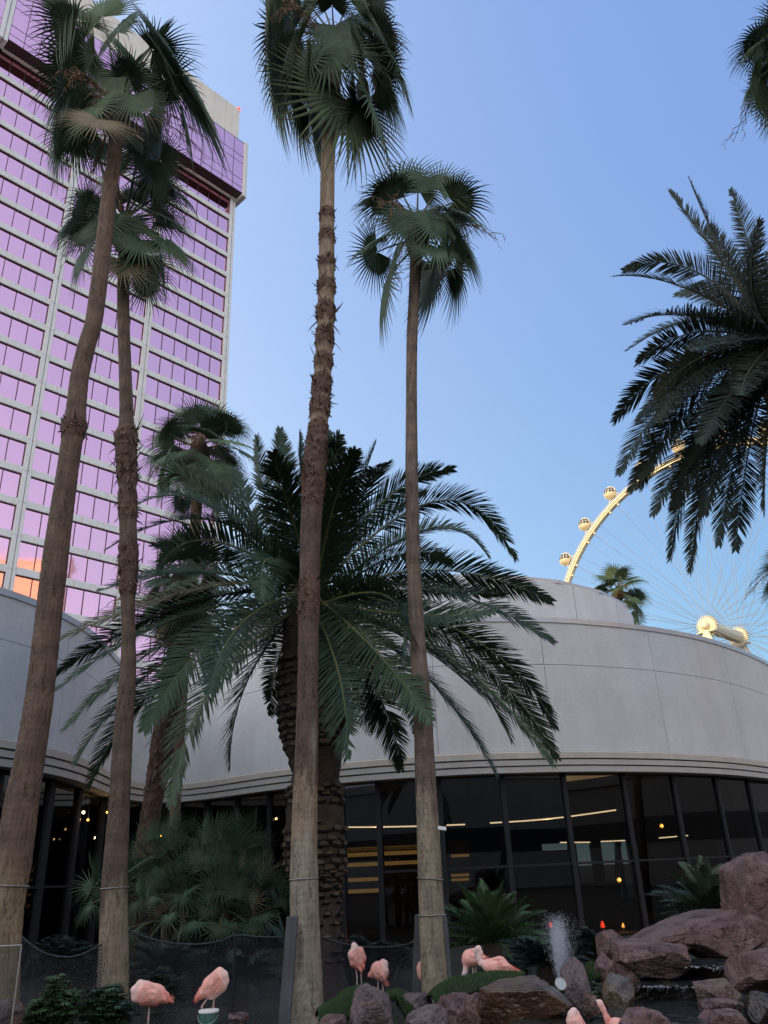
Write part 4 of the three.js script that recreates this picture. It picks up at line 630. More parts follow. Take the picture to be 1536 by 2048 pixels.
fanPalm({ seed: 101, D: 10.5, label: 'fan palm at the top right corner, only its left side in the picture', trunk: [[1600, 1200, 18], [1592, 800, 16], [1590, 400, 14], [1590, 190, 15], [1592, 110, 18]], paleTo: 2, leaves: 34, blade: 0.78, pet0: 0.55, pet1: 0.85, stalks: 7, dry: 2, dryAz: [3.0, 2.4], low: -0.95 });
fanPalm({ seed: 113, D: 22, label: 'fan palm at the right edge below the large date palm, mostly out of the picture', trunk: [[1590, 1500, 10], [1588, 1300, 9], [1586, 1140, 11]], paleTo: 0.3, leaves: 24, blade: 0.7, pet0: 0.5, pet1: 0.7, stalks: 5, dry: 2, dryAz: [3.0], low: -0.9 });

// date palms: each frond runs from the crown through a measured middle to a measured tip
function frond(tree, from, mid, tip, D, o, R0, far = 0) {
  const p0 = from.clone(), L = o.len; let dz = 0, q;
  const at = (m, t) => atZ(m[0], m[1], D - m[2] * 0 - dz * t);
  const length = () => { const a = at(mid, 0.5), b = at(tip, 1); return new THREE.QuadraticBezierCurve3(p0, a.clone().multiplyScalar(2).addScaledVector(p0, -0.5).addScaledVector(b, -0.5), b).getLength(); };
  for (const s of [0, 0.3, 0.6, 0.9, 1.2, 1.5, 1.8, 2.1, 2.4, 2.7, 3.0]) { dz = s * (far ? far : 1); if (length() > L) break; }
  const a = at(mid, 0.5), b = at(tip, 1), c = a.clone().multiplyScalar(2).addScaledVector(p0, -0.5).addScaledVector(b, -0.5);
  q = new THREE.QuadraticBezierCurve3(p0, c, b).getPoints(26);
  if (R0() < 0.04 && !o.nodry) { o.green = mixc(o.green, [0.11, 0.085, 0.04], 0.55); o.tip = [0.13, 0.095, 0.05]; }
  part('frond', pinnate(q, o, R0), M.leaf, tree);
}
{
  const R0 = rng(211), D = 13.2, crown = atZ(622, 1200, D), tree = thing('date_palm', 'large dark date palm with arching feather fronds and pineapple trunk in the centre', 'palm tree', atZ(640, 1985, D).setY(0));
  const G = [[0.028, 0.062, 0.032], [0.033, 0.068, 0.031], [0.025, 0.055, 0.031], [0.040, 0.074, 0.030]];
  // [mid x, mid y, tip x, tip y, toward us (+1) or away (-1)]
  const F1 = [[575, 1000, 560, 858, -1], [606, 980, 600, 866, -1], [668, 1000, 656, 864, -1], [690, 1040, 752, 884, -1], [712, 1010, 776, 925, 1], [540, 1030, 512, 872, -1], [520, 1060, 470, 940, -1], [640, 1010, 680, 870, 1], [585, 1040, 545, 905, 1], [660, 1040, 712, 900, 1],
    [772, 998, 906, 938, 1], [870, 1003, 1030, 1116, 1], [850, 1060, 976, 1112, -1], [790, 1112, 905, 1128, -1], [850, 1140, 1102, 1202, 1], [870, 1178, 1106, 1284, -1], [815, 1228, 990, 1222, 1], [930, 1268, 1110, 1455, 1], [915, 1290, 1112, 1515, -1], [890, 1308, 1104, 1530, 1], [842, 1345, 990, 1545, 1], [880, 1312, 1022, 1480, 1], [760, 1040, 850, 985, -1], [820, 1180, 1010, 1190, -1], [800, 1270, 960, 1390, -1],
    [770, 1190, 802, 1325, 1], [676, 1340, 696, 1515, 1], [788, 1345, 838, 1470, 1], [752, 1380, 802, 1538, -1], [716, 1350, 745, 1465, -1], [740, 1290, 860, 1440, 1],
    [400, 1000, 234, 1040, 1], [395, 970, 332, 985, -1], [430, 1042, 212, 1100, -1], [440, 1085, 318, 1135, 1], [420, 1145, 200, 1180, -1], [545, 1118, 524, 1200, 1], [385, 1180, 116, 1282, 1], [375, 1208, 112, 1348, -1], [365, 1232, 108, 1382, 1], [370, 1262, 128, 1458, 1], [440, 1270, 288, 1460, 1], [350, 1308, 150, 1525, -1], [345, 1345, 178, 1572, -1], [490, 1240, 418, 1385, 1], [430, 1365, 345, 1606, 1], [500, 1350, 460, 1538, -1], [470, 1130, 300, 1090, -1], [450, 1190, 290, 1225, -1], [470, 1010, 380, 940, -1], [560, 1310, 540, 1430, -1], [640, 1330, 610, 1470, -1]];
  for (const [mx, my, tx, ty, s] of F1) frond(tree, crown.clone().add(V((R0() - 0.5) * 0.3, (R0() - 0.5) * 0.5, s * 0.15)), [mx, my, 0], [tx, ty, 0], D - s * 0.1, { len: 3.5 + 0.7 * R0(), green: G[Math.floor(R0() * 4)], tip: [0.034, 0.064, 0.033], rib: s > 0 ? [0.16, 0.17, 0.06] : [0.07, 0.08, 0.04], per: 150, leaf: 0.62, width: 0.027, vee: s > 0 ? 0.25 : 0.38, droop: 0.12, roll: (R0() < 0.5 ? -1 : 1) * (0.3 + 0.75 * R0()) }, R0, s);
  // heart of the crown
  const hs = new MB().tube([crown.clone().add(V(0, -0.9, 0)), crown.clone().add(V(0, -0.4, 0)), crown.clone().add(V(0, 0.2, 0)), crown.clone().add(V(0, 0.55, 0))], (t, a, k) => [0.42, 0.46, 0.30, 0.1][k] * (0.85 + 0.3 * noise3(Math.cos(a) * 3, k * 2, Math.sin(a) * 3, 5)), 16, [0.06, 0.045, 0.03]); part('crown_heart', hs, M.husk, tree);
  // trunk: a column with hundreds of cut frond bases
  const prof = [[650, 1990, 36], [650, 1850, 34], [642, 1780, 40], [632, 1740, 60], [630, 1660, 64], [630, 1590, 56], [632, 1550, 50], [630, 1500, 62], [626, 1430, 74], [624, 1340, 70], [622, 1260, 58]].map(([x, y, r]) => { const p = atZ(x, y, D); return { p, r: r * perPx(p) }; });
  const cur = new THREE.CatmullRomCurve3(prof.map((q) => q.p)), rc = new THREE.CatmullRomCurve3(prof.map((q) => V(q.r, 0, 0))), n = 90, path = [], rad = []; for (let k = 0; k <= n; k++) { path.push(cur.getPoint(k / n)); rad.push(rc.getPoint(k / n).x); }
  path[0].y = -0.1;
  part('trunk', new MB().tube(path, (t, a, k) => rad[k] * (0.86 + 0.16 * noise3(Math.cos(a) * 4, k * 0.8, Math.sin(a) * 4, 9)), 26, (t, a) => scl([0.060, 0.042, 0.030], 0.5 + noise3(Math.cos(a) * 6, t * 60, Math.sin(a) * 6, 3))), M.husk, tree);
  const boot = [0, 1, 2].map((v) => { // a stub of a cut frond: broad scale, blunt cut face
    const m = new MB(), w = 0.094, c = [[0.038, 0.028, 0.020], [0.048, 0.034, 0.024], [0.03, 0.022, 0.016]][v], pc = scl([0.125, 0.090, 0.058], 0.8 + v * 0.25), st = [[0, 1.0, 0.030], [0.035, 1.1, 0.044], [0.06, 1.0, 0.042], [0.07, 0.88, 0.036]]; let prev = null;
    for (const [o, k, th] of st) { const ww = w * k, row = [[-ww, -th * 0.4], [-ww * 0.6, th * 0.75], [0, th], [ww * 0.6, th * 0.75], [ww, -th * 0.4], [0, -th * 0.8]].map(([x, y]) => m.v(V(x, y + o * 0.62, o), scl(c, 0.8 + 0.3 * (y > 0)))); if (prev) for (let j = 0; j < 6; j++) m.quad(prev[j], prev[(j + 1) % 6], row[(j + 1) % 6], row[j]); prev = row; }
    const ww = w * 0.88, th = 0.036, o = 0.0705; m.face([[-ww, -th * 0.4], [-ww * 0.6, th * 0.75], [0, th], [ww * 0.6, th * 0.75], [ww, -th * 0.4], [0, -th * 0.8]].map(([x, y]) => V(x, y + o * 0.62, o)).reverse(), pc); return m.geo();
  });
  let nb = 0; const zone = (k) => { const y = path[k].y, a = atZ(640, 1785, D).y, b = atZ(640, 1572, D).y, c = atZ(640, 1505, D).y, d = atZ(640, 1620, D).y, e = atZ(640, 1655, D).y; return y < a ? 0.8 : y > b && y < c ? 0.05 : y > e && y < d ? 0.15 : 1; };
  for (let row = 0; row < 46; row++) {
    const k = Math.round(n - 8 - row / 46 * (n - 10)), per = Math.max(5, Math.round(2 * PI * rad[k] / 0.235));
    for (let j = 0; j < per; j++) { const a = (j + (row % 2) * 0.5) / per * 2 * PI + (R0() - 0.5) * 0.08, d = V(Math.cos(a), 0, Math.sin(a)); if (d.z < -0.35 || R0() > zone(k) || nb >= 300) continue; nb++;
      const m = sh(new THREE.Mesh(boot[Math.floor(R0() * 3)], M.boot)); m.name = pname(tree, 'cut_frond_base'); m.position.copy(path[k]).addScaledVector(d, rad[k] * 0.9).sub(tree.position); m.rotation.set(-0.15 + (R0() - 0.5) * 0.3, Math.atan2(d.x, d.z) + (R0() - 0.5) * 0.2, (R0() - 0.5) * 0.3, 'YXZ'); const s = 0.85 + 0.35 * R0(); m.scale.set(s * (zone(k) < 1 ? 0.7 : 1), s * (zone(k) < 1 ? 0.7 : 1), s); tree.add(m); }
  }
  const fib = new MB(); for (let j = 0; j < 2200; j++) { const k = 2 + Math.floor(R0() * (n - 3)), a = R0() * 2 * PI, d = V(Math.cos(a), 0, Math.sin(a)), p = path[k].clone().addScaledVector(d, rad[k] * 0.92), e = p.clone().addScaledVector(d, 0.05 + 0.07 * R0()).add(V((R0() - 0.5) * 0.1, -0.10 * R0() + 0.03, (R0() - 0.5) * 0.1)), s = V(-d.z, 0, d.x).multiplyScalar(0.006), c = scl([0.075, 0.052, 0.036], 0.6 + 0.8 * R0()); fib.tri(fib.v(p.clone().add(s), c), fib.v(p.clone().sub(s), c), fib.v(e, c)); }
  part('trunk_fibre', fib, M.husk, tree, { kind: 'stuff' });
}
{
  const R0 = rng(307), D = 11.4, crown = atZ(1560, 705, D), tree = thing('date_palm', 'dark date palm at the right edge with fronds hanging over the wheel', 'palm tree', crown.clone().setY(0));
  const G = [[0.015, 0.030, 0.022], [0.018, 0.034, 0.022], [0.022, 0.036, 0.020]];
  const F2 = [[1436, 512, 1340, 382, 1], [1500, 500, 1460, 380, -1], [1395, 545, 1248, 540, -1], [1380, 580, 1226, 553, 1], [1390, 632, 1252, 650, 1], [1400, 642, 1254, 700, -1], [1420, 662, 1274, 724, 1], [1372, 724, 1228, 842, 1], [1400, 735, 1272, 842, -1], [1370, 775, 1238, 948, 1], [1398, 800, 1260, 982, -1], [1430, 818, 1306, 1030, -1], [1424, 830, 1340, 1120, 1], [1462, 850, 1396, 1034, -1], [1492, 840, 1438, 1090, 1], [1540, 830, 1528, 1026, 1], [1510, 600, 1520, 440, 1], [1560, 850, 1600, 1060, 1], [1470, 560, 1420, 450, -1], [1480, 680, 1380, 700, 1], [1470, 760, 1350, 880, -1], [1520, 760, 1490, 900, -1], [1640, 560, 1720, 480, 1], [1650, 640, 1780, 640, -1], [1640, 760, 1760, 880, 1], [1600, 560, 1630, 420, -1], [1506, 730, 1482, 790, 1], [1450, 600, 1350, 590, -1], [1440, 700, 1310, 790, 1], [1470, 810, 1360, 960, 1]];
  for (const [mx, my, tx, ty, s] of [...F2, ...F2.filter((f) => f[2] < 1540 && R0() < 0.4).map(([a, b, c, d, s]) => [a + 20 * R0(), b + 44 * (R0() - 0.5), c + 14 + 40 * R0(), d + 60 * (R0() - 0.5), -s])]) frond(tree, crown.clone().add(V((R0() - 0.5) * 0.3, (R0() - 0.5) * 0.4, s * 0.15)), [mx, my, 0], [tx, ty, 0], D - s * 0.1, { len: 3.1 + 0.6 * R0(), green: G[Math.floor(R0() * 3)], rib: [0.07, 0.07, 0.035], nodry: true, per: 140, leaf: 0.52, width: 0.023, vee: 0.3, droop: 0.1, roll: (R0() < 0.5 ? -1 : 1) * (0.5 + 0.95 * R0()) }, R0, s);
  part('crown_heart', new MB().tube([crown.clone().add(V(0, -1, 0)), crown.clone().add(V(0, -0.4, 0)), crown.clone().add(V(0, 0.2, 0)), crown.clone().add(V(0, 0.5, 0))], (t, a, k) => [0.4, 0.5, 0.32, 0.1][k], 16, [0.05, 0.04, 0.028]), M.husk, tree);
  const base = crown.clone().setY(-0.1), pth = spline([base, base.clone().lerp(crown, 0.4), base.clone().lerp(crown, 0.75), crown.clone().add(V(0, -0.6, 0))], 40); part('trunk', new MB().tube(pth, (t, a) => 0.33 * (1 + 0.2 * (noise3(Math.cos(a) * 4, t * 60, Math.sin(a) * 4, 4) - 0.5) + 0.1 * t), 20, (t, a) => scl([0.07, 0.05, 0.036], 0.6 + noise3(Math.cos(a) * 5, t * 70, Math.sin(a) * 5, 6))), M.husk, tree);
}

// ================================================================== GARDEN: rocks, water, plants, birds

const ICO = (() => { let g = new THREE.IcosahedronGeometry(1, 26); g.deleteAttribute('uv'); g.deleteAttribute('normal'); return mergeVertices(g, 1e-4); })();
function rock(label, cx, cy, w, h, D, o = {}) {
  const c = atZ(cx, cy, D), m = perPx(c), R0 = rng(o.seed ?? Math.round(cx * 7 + cy * 13)), g = ICO.clone(), P = g.attributes.position, pl = [], sd = Math.floor(R0() * 9999);
  const sx = w / 2 * m, sy = h / 2 * m, sz = (o.deep ?? (sx + sy) / 2 * 1.1), tilt = (o.tilt ?? 0) * PI / 180;
  for (const d of o.planes ?? []) pl.push([V(d[0], d[1], d[2]).normalize(), d[3]]);
  for (let k = 0; k < ((o.cuts ?? 13) + 5); k++) { const z = R0() * 2 - 1, a = R0() * 2 * PI, q = Math.sqrt(1 - z * z); pl.push([V(q * Math.cos(a), z, q * Math.sin(a)), 0.66 + 0.26 * R0()]); }
  const col = new Float32Array(P.count * 3), uv = new Float32Array(P.count * 2), base = o.col ?? [0.235, 0.132, 0.126], sec = o.col2 ?? [0.33, 0.21, 0.20], d = V(0, 0, 0), foot = V(c.x, Math.max(0, c.y - sy), c.z);
  for (let k = 0; k < P.count; k++) {
    d.fromBufferAttribute(P, k).normalize(); let r = 1.06; for (const [n, hh] of pl) { const t = d.dot(n); if (t > 0.05) { const q = hh / t; const e = clamp(0.5 + 0.5 * (q - r) / 0.014, 0, 1); r = lerp(q, r, e) - 0.014 * e * (1 - e); } }
    const n1 = noise3(d.x * 2.2 + 9, d.y * 2.2, d.z * 2.2, sd), n2 = noise3(d.x * 7, d.y * 9 + 3, d.z * 7, sd + 1), n3 = noise3(d.x * 22, d.y * 26, d.z * 22, sd + 2);
    r *= 1.06 + 0.035 * (n1 - 0.5) + 0.03 * (n2 - 0.5) + 0.024 * (n3 - 0.5);
    const cks = o.cracks ?? 0.035; { const cr = Math.abs(noise3(d.x * 2.6 + 5, d.y * 3.4, d.z * 2.6, sd + 7) - 0.5); r *= 1 - cks * (1 - smooth(0, 0.03, cr)); const ly = (d.y + 0.25 * n1) * 5.5, fr = ly - Math.floor(ly); r *= 1 - (o.strata ?? 0.022) * (1 - smooth(0.0, 0.22, fr)) * smooth(0.3, 0.7, noise3(d.x * 2, Math.floor(ly), d.z * 2, sd + 12)); }
    let x = d.x * r * sx, y = d.y * r * sy, z = d.z * r * sz; const x2 = x * Math.cos(tilt) - y * Math.sin(tilt), y2 = x * Math.sin(tilt) + y * Math.cos(tilt);
    P.setXYZ(k, x2 + c.x - foot.x, y2 + c.y - foot.y, z + c.z - foot.z);
    const q = mixc(base, sec, smooth(0.35, 0.65, n1 * 0.6 + n2 * 0.4)); const s = (0.8 + 0.4 * n3) * (1 - 0.35 * smooth(0.58, 0.72, noise3(d.x * 5 + 2, d.y * 3, d.z * 5, sd + 15))); col.set(scl(q, s * 0.72), k * 3); uv.set([x2 + z * 0.8 + cx * 0.013, y2 + z * 0.5 + cy * 0.017], k * 2);
  }
  g.setAttribute('color', new THREE.BufferAttribute(col, 3)); g.setAttribute('uv', new THREE.BufferAttribute(uv, 2)); g.computeVertexNormals();
  const b = sh(new THREE.Mesh(g, o.wet ? M.wetrock : M.rock)); b.name = numbered('boulder'); b.position.copy(foot); b.userData = { label, category: 'rock' }; scene.add(b); return b;
}
const BROWN = { wet: true, col: [0.125, 0.070, 0.040], col2: [0.19, 0.115, 0.07] }, DARK = { wet: true, col: [0.045, 0.038, 0.036], col2: [0.075, 0.06, 0.05] }, MAUVE = { col: [0.255, 0.185, 0.19], col2: [0.30, 0.22, 0.22] };
rock('big mauve boulder at the bottom centre in front of two flamingos', 742, 2035, 96, 130, 8.4, { ...MAUVE, seed: 4, tilt: 12, planes: [[-0.9, 0.25, 0.3, 0.78], [0.75, 0.65, 0.25, 0.80], [0, 0.1, 1, 0.8]] });
rock('low mauve stone right of the big bottom boulder', 826, 2010, 76, 50, 9.4, { ...MAUVE, seed: 8, planes: [[0.1, 0.95, 0.2, 0.75]] });
rock('pale mauve stone cut by the bottom edge under the slender palm', 858, 2050, 88, 66, 7.8, { ...MAUVE, seed: 15, planes: [[-0.35, 0.9, 0.25, 0.7]] });
rock('reddish block under the left half of the grassy mound', 905, 2035, 92, 92, 8.7, { seed: 22, planes: [[0, 1, 0.1, 0.8], [0, 0, 1, 0.75]] });
rock('large wet brown boulder with a flat overhanging top beside the fountain', 1046, 2008, 186, 104, 8.4, { ...BROWN, seed: 31, cuts: 9, deep: 0.42, planes: [[-0.25, 0.95, 0.2, 0.78], [0.75, 0.6, 0.2, 0.80], [-0.9, 0, 0.4, 0.82], [0.1, -0.2, 1, 0.75], [0.5, -0.85, 0.2, 0.6]] });
rock('reddish stone wedged between the grassy mound and the wet brown boulder', 955, 2030, 50, 86, 8.6, { seed: 37 });
rock('upright mauve stone just right of the fountain jet', 1155, 1985, 62, 118, 9.0, { ...MAUVE, seed: 41, tilt: 8, planes: [[-0.3, 0.9, 0.2, 0.78], [0.9, 0.1, 0.3, 0.8], [0, 0, 1, 0.8]] });
rock('flat topped slab rock jutting left over the waterfall', 1292, 1913, 168, 76, 9.6, { seed: 52, cuts: 8, deep: 0.5, cracks: 0.06, planes: [[0.05, 1, 0.15, 0.62], [-0.2, -0.3, 1, 0.72], [1, 0, 0.2, 0.84], [-0.85, -0.5, 0.2, 0.72]] });
rock('rounded left end of the high rock ledge', 1226, 1893, 78, 54, 10.2, { seed: 57, col2: [0.27, 0.19, 0.18] });
rock('long sloping red ledge rising to the tall rock', 1372, 1868, 250, 84, 10.6, { seed: 63, tilt: 12, cuts: 9, deep: 0.7, cracks: 0.05, planes: [[-0.1, 1, 0.1, 0.55], [0, 0.2, 1, 0.7]] });
rock('mid height red rock below the tall rock', 1440, 1880, 150, 92, 10.2, { seed: 64, cuts: 10, deep: 0.6, cracks: 0.07, planes: [[0, 0.2, 1, 0.7], [-0.3, 0.9, 0.3, 0.75]] });
rock('tall square red rock standing at the right edge', 1512, 1795, 136, 176, 10.4, { seed: 71, cuts: 7, deep: 0.55, cracks: 0.04, planes: [[-1, 0.08, 0.2, 0.80], [-0.5, 0.85, 0.2, 0.86], [0, 1, 0.1, 0.88], [-0.15, 0.1, 1, 0.74], [0.35, 0.8, 0.5, 0.86]] });
rock('red rock at the right edge under the tall rock', 1520, 1880, 110, 90, 10.0, { seed: 73, cuts: 9, planes: [[0, 0.1, 1, 0.74]] });
rock('block shaped red rock at the right edge beside the upper pool', 1522, 1943, 122, 84, 8.9, { seed: 81, cuts: 8, deep: 0.35, planes: [[-0.9, 0.2, 0.2, 0.80], [-0.1, 1, 0.1, 0.75], [0, -0.1, 1, 0.74]] });
rock('broad flat stone right of the dark waterfall', 1432, 1986, 96, 56, 8.6, { seed: 87, cuts: 9, col2: [0.29, 0.22, 0.17], planes: [[-0.1, 1, 0.2, 0.65]] });
rock('thin dark slab below the broad flat stone', 1436, 2014, 92, 30, 8.4, { seed: 88, cuts: 8, col: [0.13, 0.09, 0.09] });
rock('reddish stone at the bottom right below the thin slab', 1442, 2045, 92, 62, 8.0, { seed: 91, planes: [[0.1, 1, 0.2, 0.7]] });
rock('dark stone cut by the lower right corner', 1520, 2020, 60, 84, 8.3, { seed: 93, ...DARK });
rock('red boulder cut by the bottom edge under the waterfall', 1292, 2052, 112, 78, 7.6, { seed: 97, planes: [[-0.55, 0.8, 0.2, 0.76], [0.5, 0.8, 0.3, 0.72]] });
rock('small brown stone left of the boulder at the bottom edge', 1182, 2014, 34, 48, 8.3, { seed: 103, col: [0.15, 0.10, 0.08] });
rock('wet tan rock with water running past its right side', 1240, 1998, 66, 96, 8.9, { seed: 107, wet: true, tilt: -18, col: [0.17, 0.115, 0.075], col2: [0.25, 0.19, 0.13] });
rock('red column of rock under the left of the slab', 1212, 1953, 44, 84, 9.4, { seed: 109, cuts: 10, tilt: 6 });
rock('red block under the middle of the slab', 1250, 1955, 66, 60, 9.5, { seed: 111, cuts: 9 });
rock('small tan pebble left of the pair behind the water curtain', 1300, 1956, 15, 24, 9.6, { seed: 113, col: [0.27, 0.21, 0.17] });
rock('small tan pebble right of the pair behind the water curtain', 1322, 1952, 17, 26, 9.7, { seed: 117, col: [0.25, 0.20, 0.16] });
rock('dark wet wall of rock behind the lower waterfall', 1330, 2010, 170, 110, 9.6, { seed: 121, ...DARK, planes: [[0, 0, 1, 0.7]] });
rock('dark wet rock holding the upper pool', 1410, 1956, 150, 54, 9.8, { seed: 127, ...DARK, planes: [[0, 1, 0, 0.6]] });
rock('dull red stone at the bottom left of the turf strip', 672, 2050, 60, 40, 8.3, { seed: 131 });
rock('mauve stone behind the clear panel in the lower left corner', 16, 2026, 58, 62, 8.7, { seed: 137, ...MAUVE });
rock('low brown stone right of the green bucket', 474, 2040, 46, 30, 8.9, { seed: 141, col: [0.07, 0.05, 0.045] });
rock('dark wet stone under the wet brown boulder', 1085, 2062, 140, 60, 8.2, { seed: 149, ...DARK });
{ // water: the upper pool, its curtain, and the dark basin
  const flat = (pts, D, name, label) => { const m = new MB(), y = atZ(pts[0][0], pts[0][1], D).y, c = pts.map(([x, yy, d]) => { const p = atZ(x, yy, d); return V(p.x, y, p.z); }); m.face(c.reverse(), [1, 1, 1], c.map((p) => [p.x, p.z])); struct(name, m, M.water, 'structure', { label }); return y; };
  flat([[1345, 1936, 9.15], [1480, 1936, 9.15], [1475, 1930, 9.9], [1352, 1930, 9.9]], 9.15, 'pool_water', 'dark water of the upper pool between the red rocks');
  flat([[1270, 1976, 8.95], [1392, 1976, 8.95], [1388, 1970, 9.6], [1275, 1970, 9.6]], 8.95, 'pool_water', 'dark water lip of the lower fall');
  flat([[1180, 2062, 7.7], [1420, 2062, 7.7], [1400, 2040, 9.2], [1200, 2040, 9.2]], 7.7, 'pool_water', 'dark basin under the waterfall');
  const R0 = rng(9), fall = (x0, x1, y0, y1, D, label, n) => { const o = thing('waterfall', label, 'waterfall', atZ((x0 + x1) / 2, y1, D)), w = new MB(); for (let k = 0; k < n; k++) { const x = lerp(x0, x1, R0()), a = atZ(x, y0, D), b = atZ(x + (R0() - 0.5) * 6, lerp(y0, y1, 0.08 + 0.4 * R0() * R0()), D - 0.05), mid = a.clone().lerp(b, 0.4).add(V(0, 0.02, 0.05)); w.tube(spline([a, mid, b], 8), (t) => lerp(0.0035, 0.0008, t) * (0.4 + R0() * 0.6), 5, [1, 1, 1], false); } part('strands', w, M.mist, o); };
  fall(1276, 1390, 1974, 2038, 8.92, 'thin dark water threads falling over the lower lip', 12);
  fall(1420, 1470, 1938, 1962, 9.1, 'small trickle spilling from the upper pool', 12);
  // foam where the water breaks on the lips
  const fm = new MB(); for (let k = 0; k < 90; k++) { const u = R0() < 0.6, x = u ? lerp(1280, 1390, R0()) : lerp(1370, 1478, R0()), y = u ? 1974 + (R0() - 0.5) * 5 : 1934 + (R0() - 0.5) * 5, p = atZ(x, y, u ? 8.9 : 9.12); const r = 0.002 + 0.005 * R0() * R0(); fm.tube([p.clone().add(V(-r * 2, 0, 0)), p.clone().add(V(r * 2, 0.002, 0))], r * 0.6, 5); } struct('foam', fm, M.mist, 'stuff', { label: 'white foam on the lips of the waterfall' });
}
{ // fountain jet
  const R0 = rng(44), D = 9.15, foot = atZ(1124, 1966, D), o = thing('fountain_jet', 'misty white fountain jet spraying up beside the upright stone', 'fountain', foot.clone());
  const P = (x, y) => atZ(x, y, D), core = spline([P(1122, 1962), P(1120, 1930), P(1117, 1890), P(1114, 1862)], 20), cm = new MB();
  for (let s = 0; s < 26; s++) { const a = R0() * 6.28, d0 = 0.012 + 0.012 * R0(), sp = 0.03 + 0.05 * R0(), top = 0.55 + 0.45 * R0(), path = []; for (let k = 0; k <= 10; k++) { const t = k / 10 * top, q = core[Math.round(t * 20)]; path.push(q.clone().add(V(Math.cos(a) * (d0 + sp * t * t), 0, Math.sin(a) * (d0 + sp * t * t)))); } cm.tube(path, (t) => lerp(0.008, 0.003, t), 5, [1, 1, 1], false); }
  part('water_column', cm, M.mist, o);
  const dm = new MB(); for (let k = 0; k < 15000; k++) { const t = Math.pow(R0(), 0.9) * (0.75 + 0.3 * R0()), y = lerp(1960, 1826, t), spread = lerp(4, 34, Math.min(1, t * 1.1)) * (R0() < 0.25 ? 1.9 : 0.8), g = (R0() + R0() + R0() - 1.5) / 1.5, x = 1121 - 8 * t + g * spread + (t < 0.6 && R0() < 0.3 ? 18 * R0() : 0), p = P(x, y + 8 * R0()); p.z += (R0() - 0.5) * 0.3 * (0.2 + t); const r = 0.0011 + 0.0022 * R0() * R0(); const c = [1, 1, 1], st = 1 + 3 * (1 - t) * R0(), q = [V(r, 0, 0), V(-r * 0.5, 0, r * 0.87), V(-r * 0.5, 0, -r * 0.87), V(0, r * 2 * st, 0), V(0, -r * 2 * st, 0)].map((v) => dm.v(v.add(p), c)); for (let j = 0; j < 3; j++) { dm.tri(q[j], q[(j + 1) % 3], q[4]); dm.tri(q[(j + 1) % 3], q[j], q[3]); } }
  part('droplets', dm, M.spray, o, { kind: 'stuff' });
  part('nozzle', new MB().tube([P(1124, 1985), P(1123, 1960)], 0.02, 10), M.mullion, o);
  const L = atZ(1121, 1968, 8.6), f = thing('flood_light', 'round white floodlight at the right end of the wet brown boulder', 'floodlight', L.clone()); const ax = V(0.25, 0.35, 1).normalize();
  part('housing', new MB().tube([L.clone().addScaledVector(ax, -0.09), L.clone().addScaledVector(ax, -0.02), L.clone()], (t, a, k) => [0.035, 0.05, 0.054][k], 22), M.mullion, f);
  const lg = new THREE.CylinderGeometry(0.047, 0.047, 0.012, 26); lg.applyQuaternion(new THREE.Quaternion().setFromUnitVectors(UP, ax)); lg.translate(ax.x * 0.004, ax.y * 0.004, ax.z * 0.004); part('lens', lg, M.lens, f);
  const rg = new THREE.TorusGeometry(0.050, 0.006, 8, 28); rg.applyQuaternion(new THREE.Quaternion().setFromUnitVectors(V(0, 0, 1), ax)); rg.translate(ax.x * 0.006, ax.y * 0.006, ax.z * 0.006); part('rim', rg, M.wire, f);
}
// ---- turf mats laid over the rocks
function turf(label, back, ridge, front, D, seed) {
  const R0 = rng(seed), n = 26, rowOf = (pts, d) => spline(pts.map(([x, y]) => atZ(x, y, d)), n), A = rowOf(back, D + 0.55), B = rowOf(ridge, D + 0.1), Cc = rowOf(front, D - 0.14), m = new MB(), rows = [], NR = 10;
  const at = (k, t) => { const a = A[k], b = B[k], c = Cc[k]; const q = new THREE.QuadraticBezierCurve3(a, b.clone().multiplyScalar(2).addScaledVector(a, -0.5).addScaledVector(c, -0.5), c); const p = q.getPoint(t); return p.add(V(0, 0.02 * (noise3(k * 0.5, t * 4, seed, 3) - 0.5), 0.03 * (noise3(k * 0.6, t * 5, seed, 7) - 0.5))); };
  const o = thing('turf_mat', label, 'turf', A[0].clone());
  for (let k = 0; k <= n; k++) { const row = []; for (let j = 0; j <= NR; j++) { const p = at(k, j / NR); row.push(m.v(p, [1, 1, 1], p.x + p.z, p.y + p.z)); } for (let j = NR; j >= 0; j--) { const p = at(k, j / NR).add(V(0, -0.03, -0.02)); row.push(m.v(p, [1, 1, 1], p.x + p.z, p.y + p.z)); } if (k) for (let j = 0; j < row.length; j++) { const j2 = (j + 1) % row.length; m.quad(rows[k - 1][j], row[j], row[j2], rows[k - 1][j2]); } rows.push(row); }
  part('mat', m, M.turf, o);
  const g = new MB(); for (let i = 0; i < 9000; i++) { const k = R0() * (n - 0.01), k0 = Math.floor(k), t = R0(), p = at(k0, t).lerp(at(Math.min(n, k0 + 1), t), k - k0), l = 0.012 + 0.02 * R0(), e = p.clone().add(V((R0() - 0.5) * 0.02, l, 0.004 + (R0() - 0.4) * 0.02)), w = V(0.0022, 0, 0.001), c = scl(R0() < 0.2 ? [0.06, 0.10, 0.035] : [0.032, 0.066, 0.022], 0.6 + 0.8 * R0()); g.tri(g.v(p.clone().add(w), c), g.v(p.clone().sub(w), c), g.v(e, scl(c, 1.3))); }
  part('blades', g, M.blade, o, { kind: 'stuff' });
}
turf('green turf mat on the mound where two flamingos rest', [[850, 1998], [890, 1972], [940, 1958], [990, 1950], [1052, 1950]], [[862, 1990], [892, 1966], [935, 1954], [988, 1946], [1048, 1946]], [[872, 2012], [908, 2005], [942, 1984], [990, 1972], [1046, 1952]], 8.9, 61);
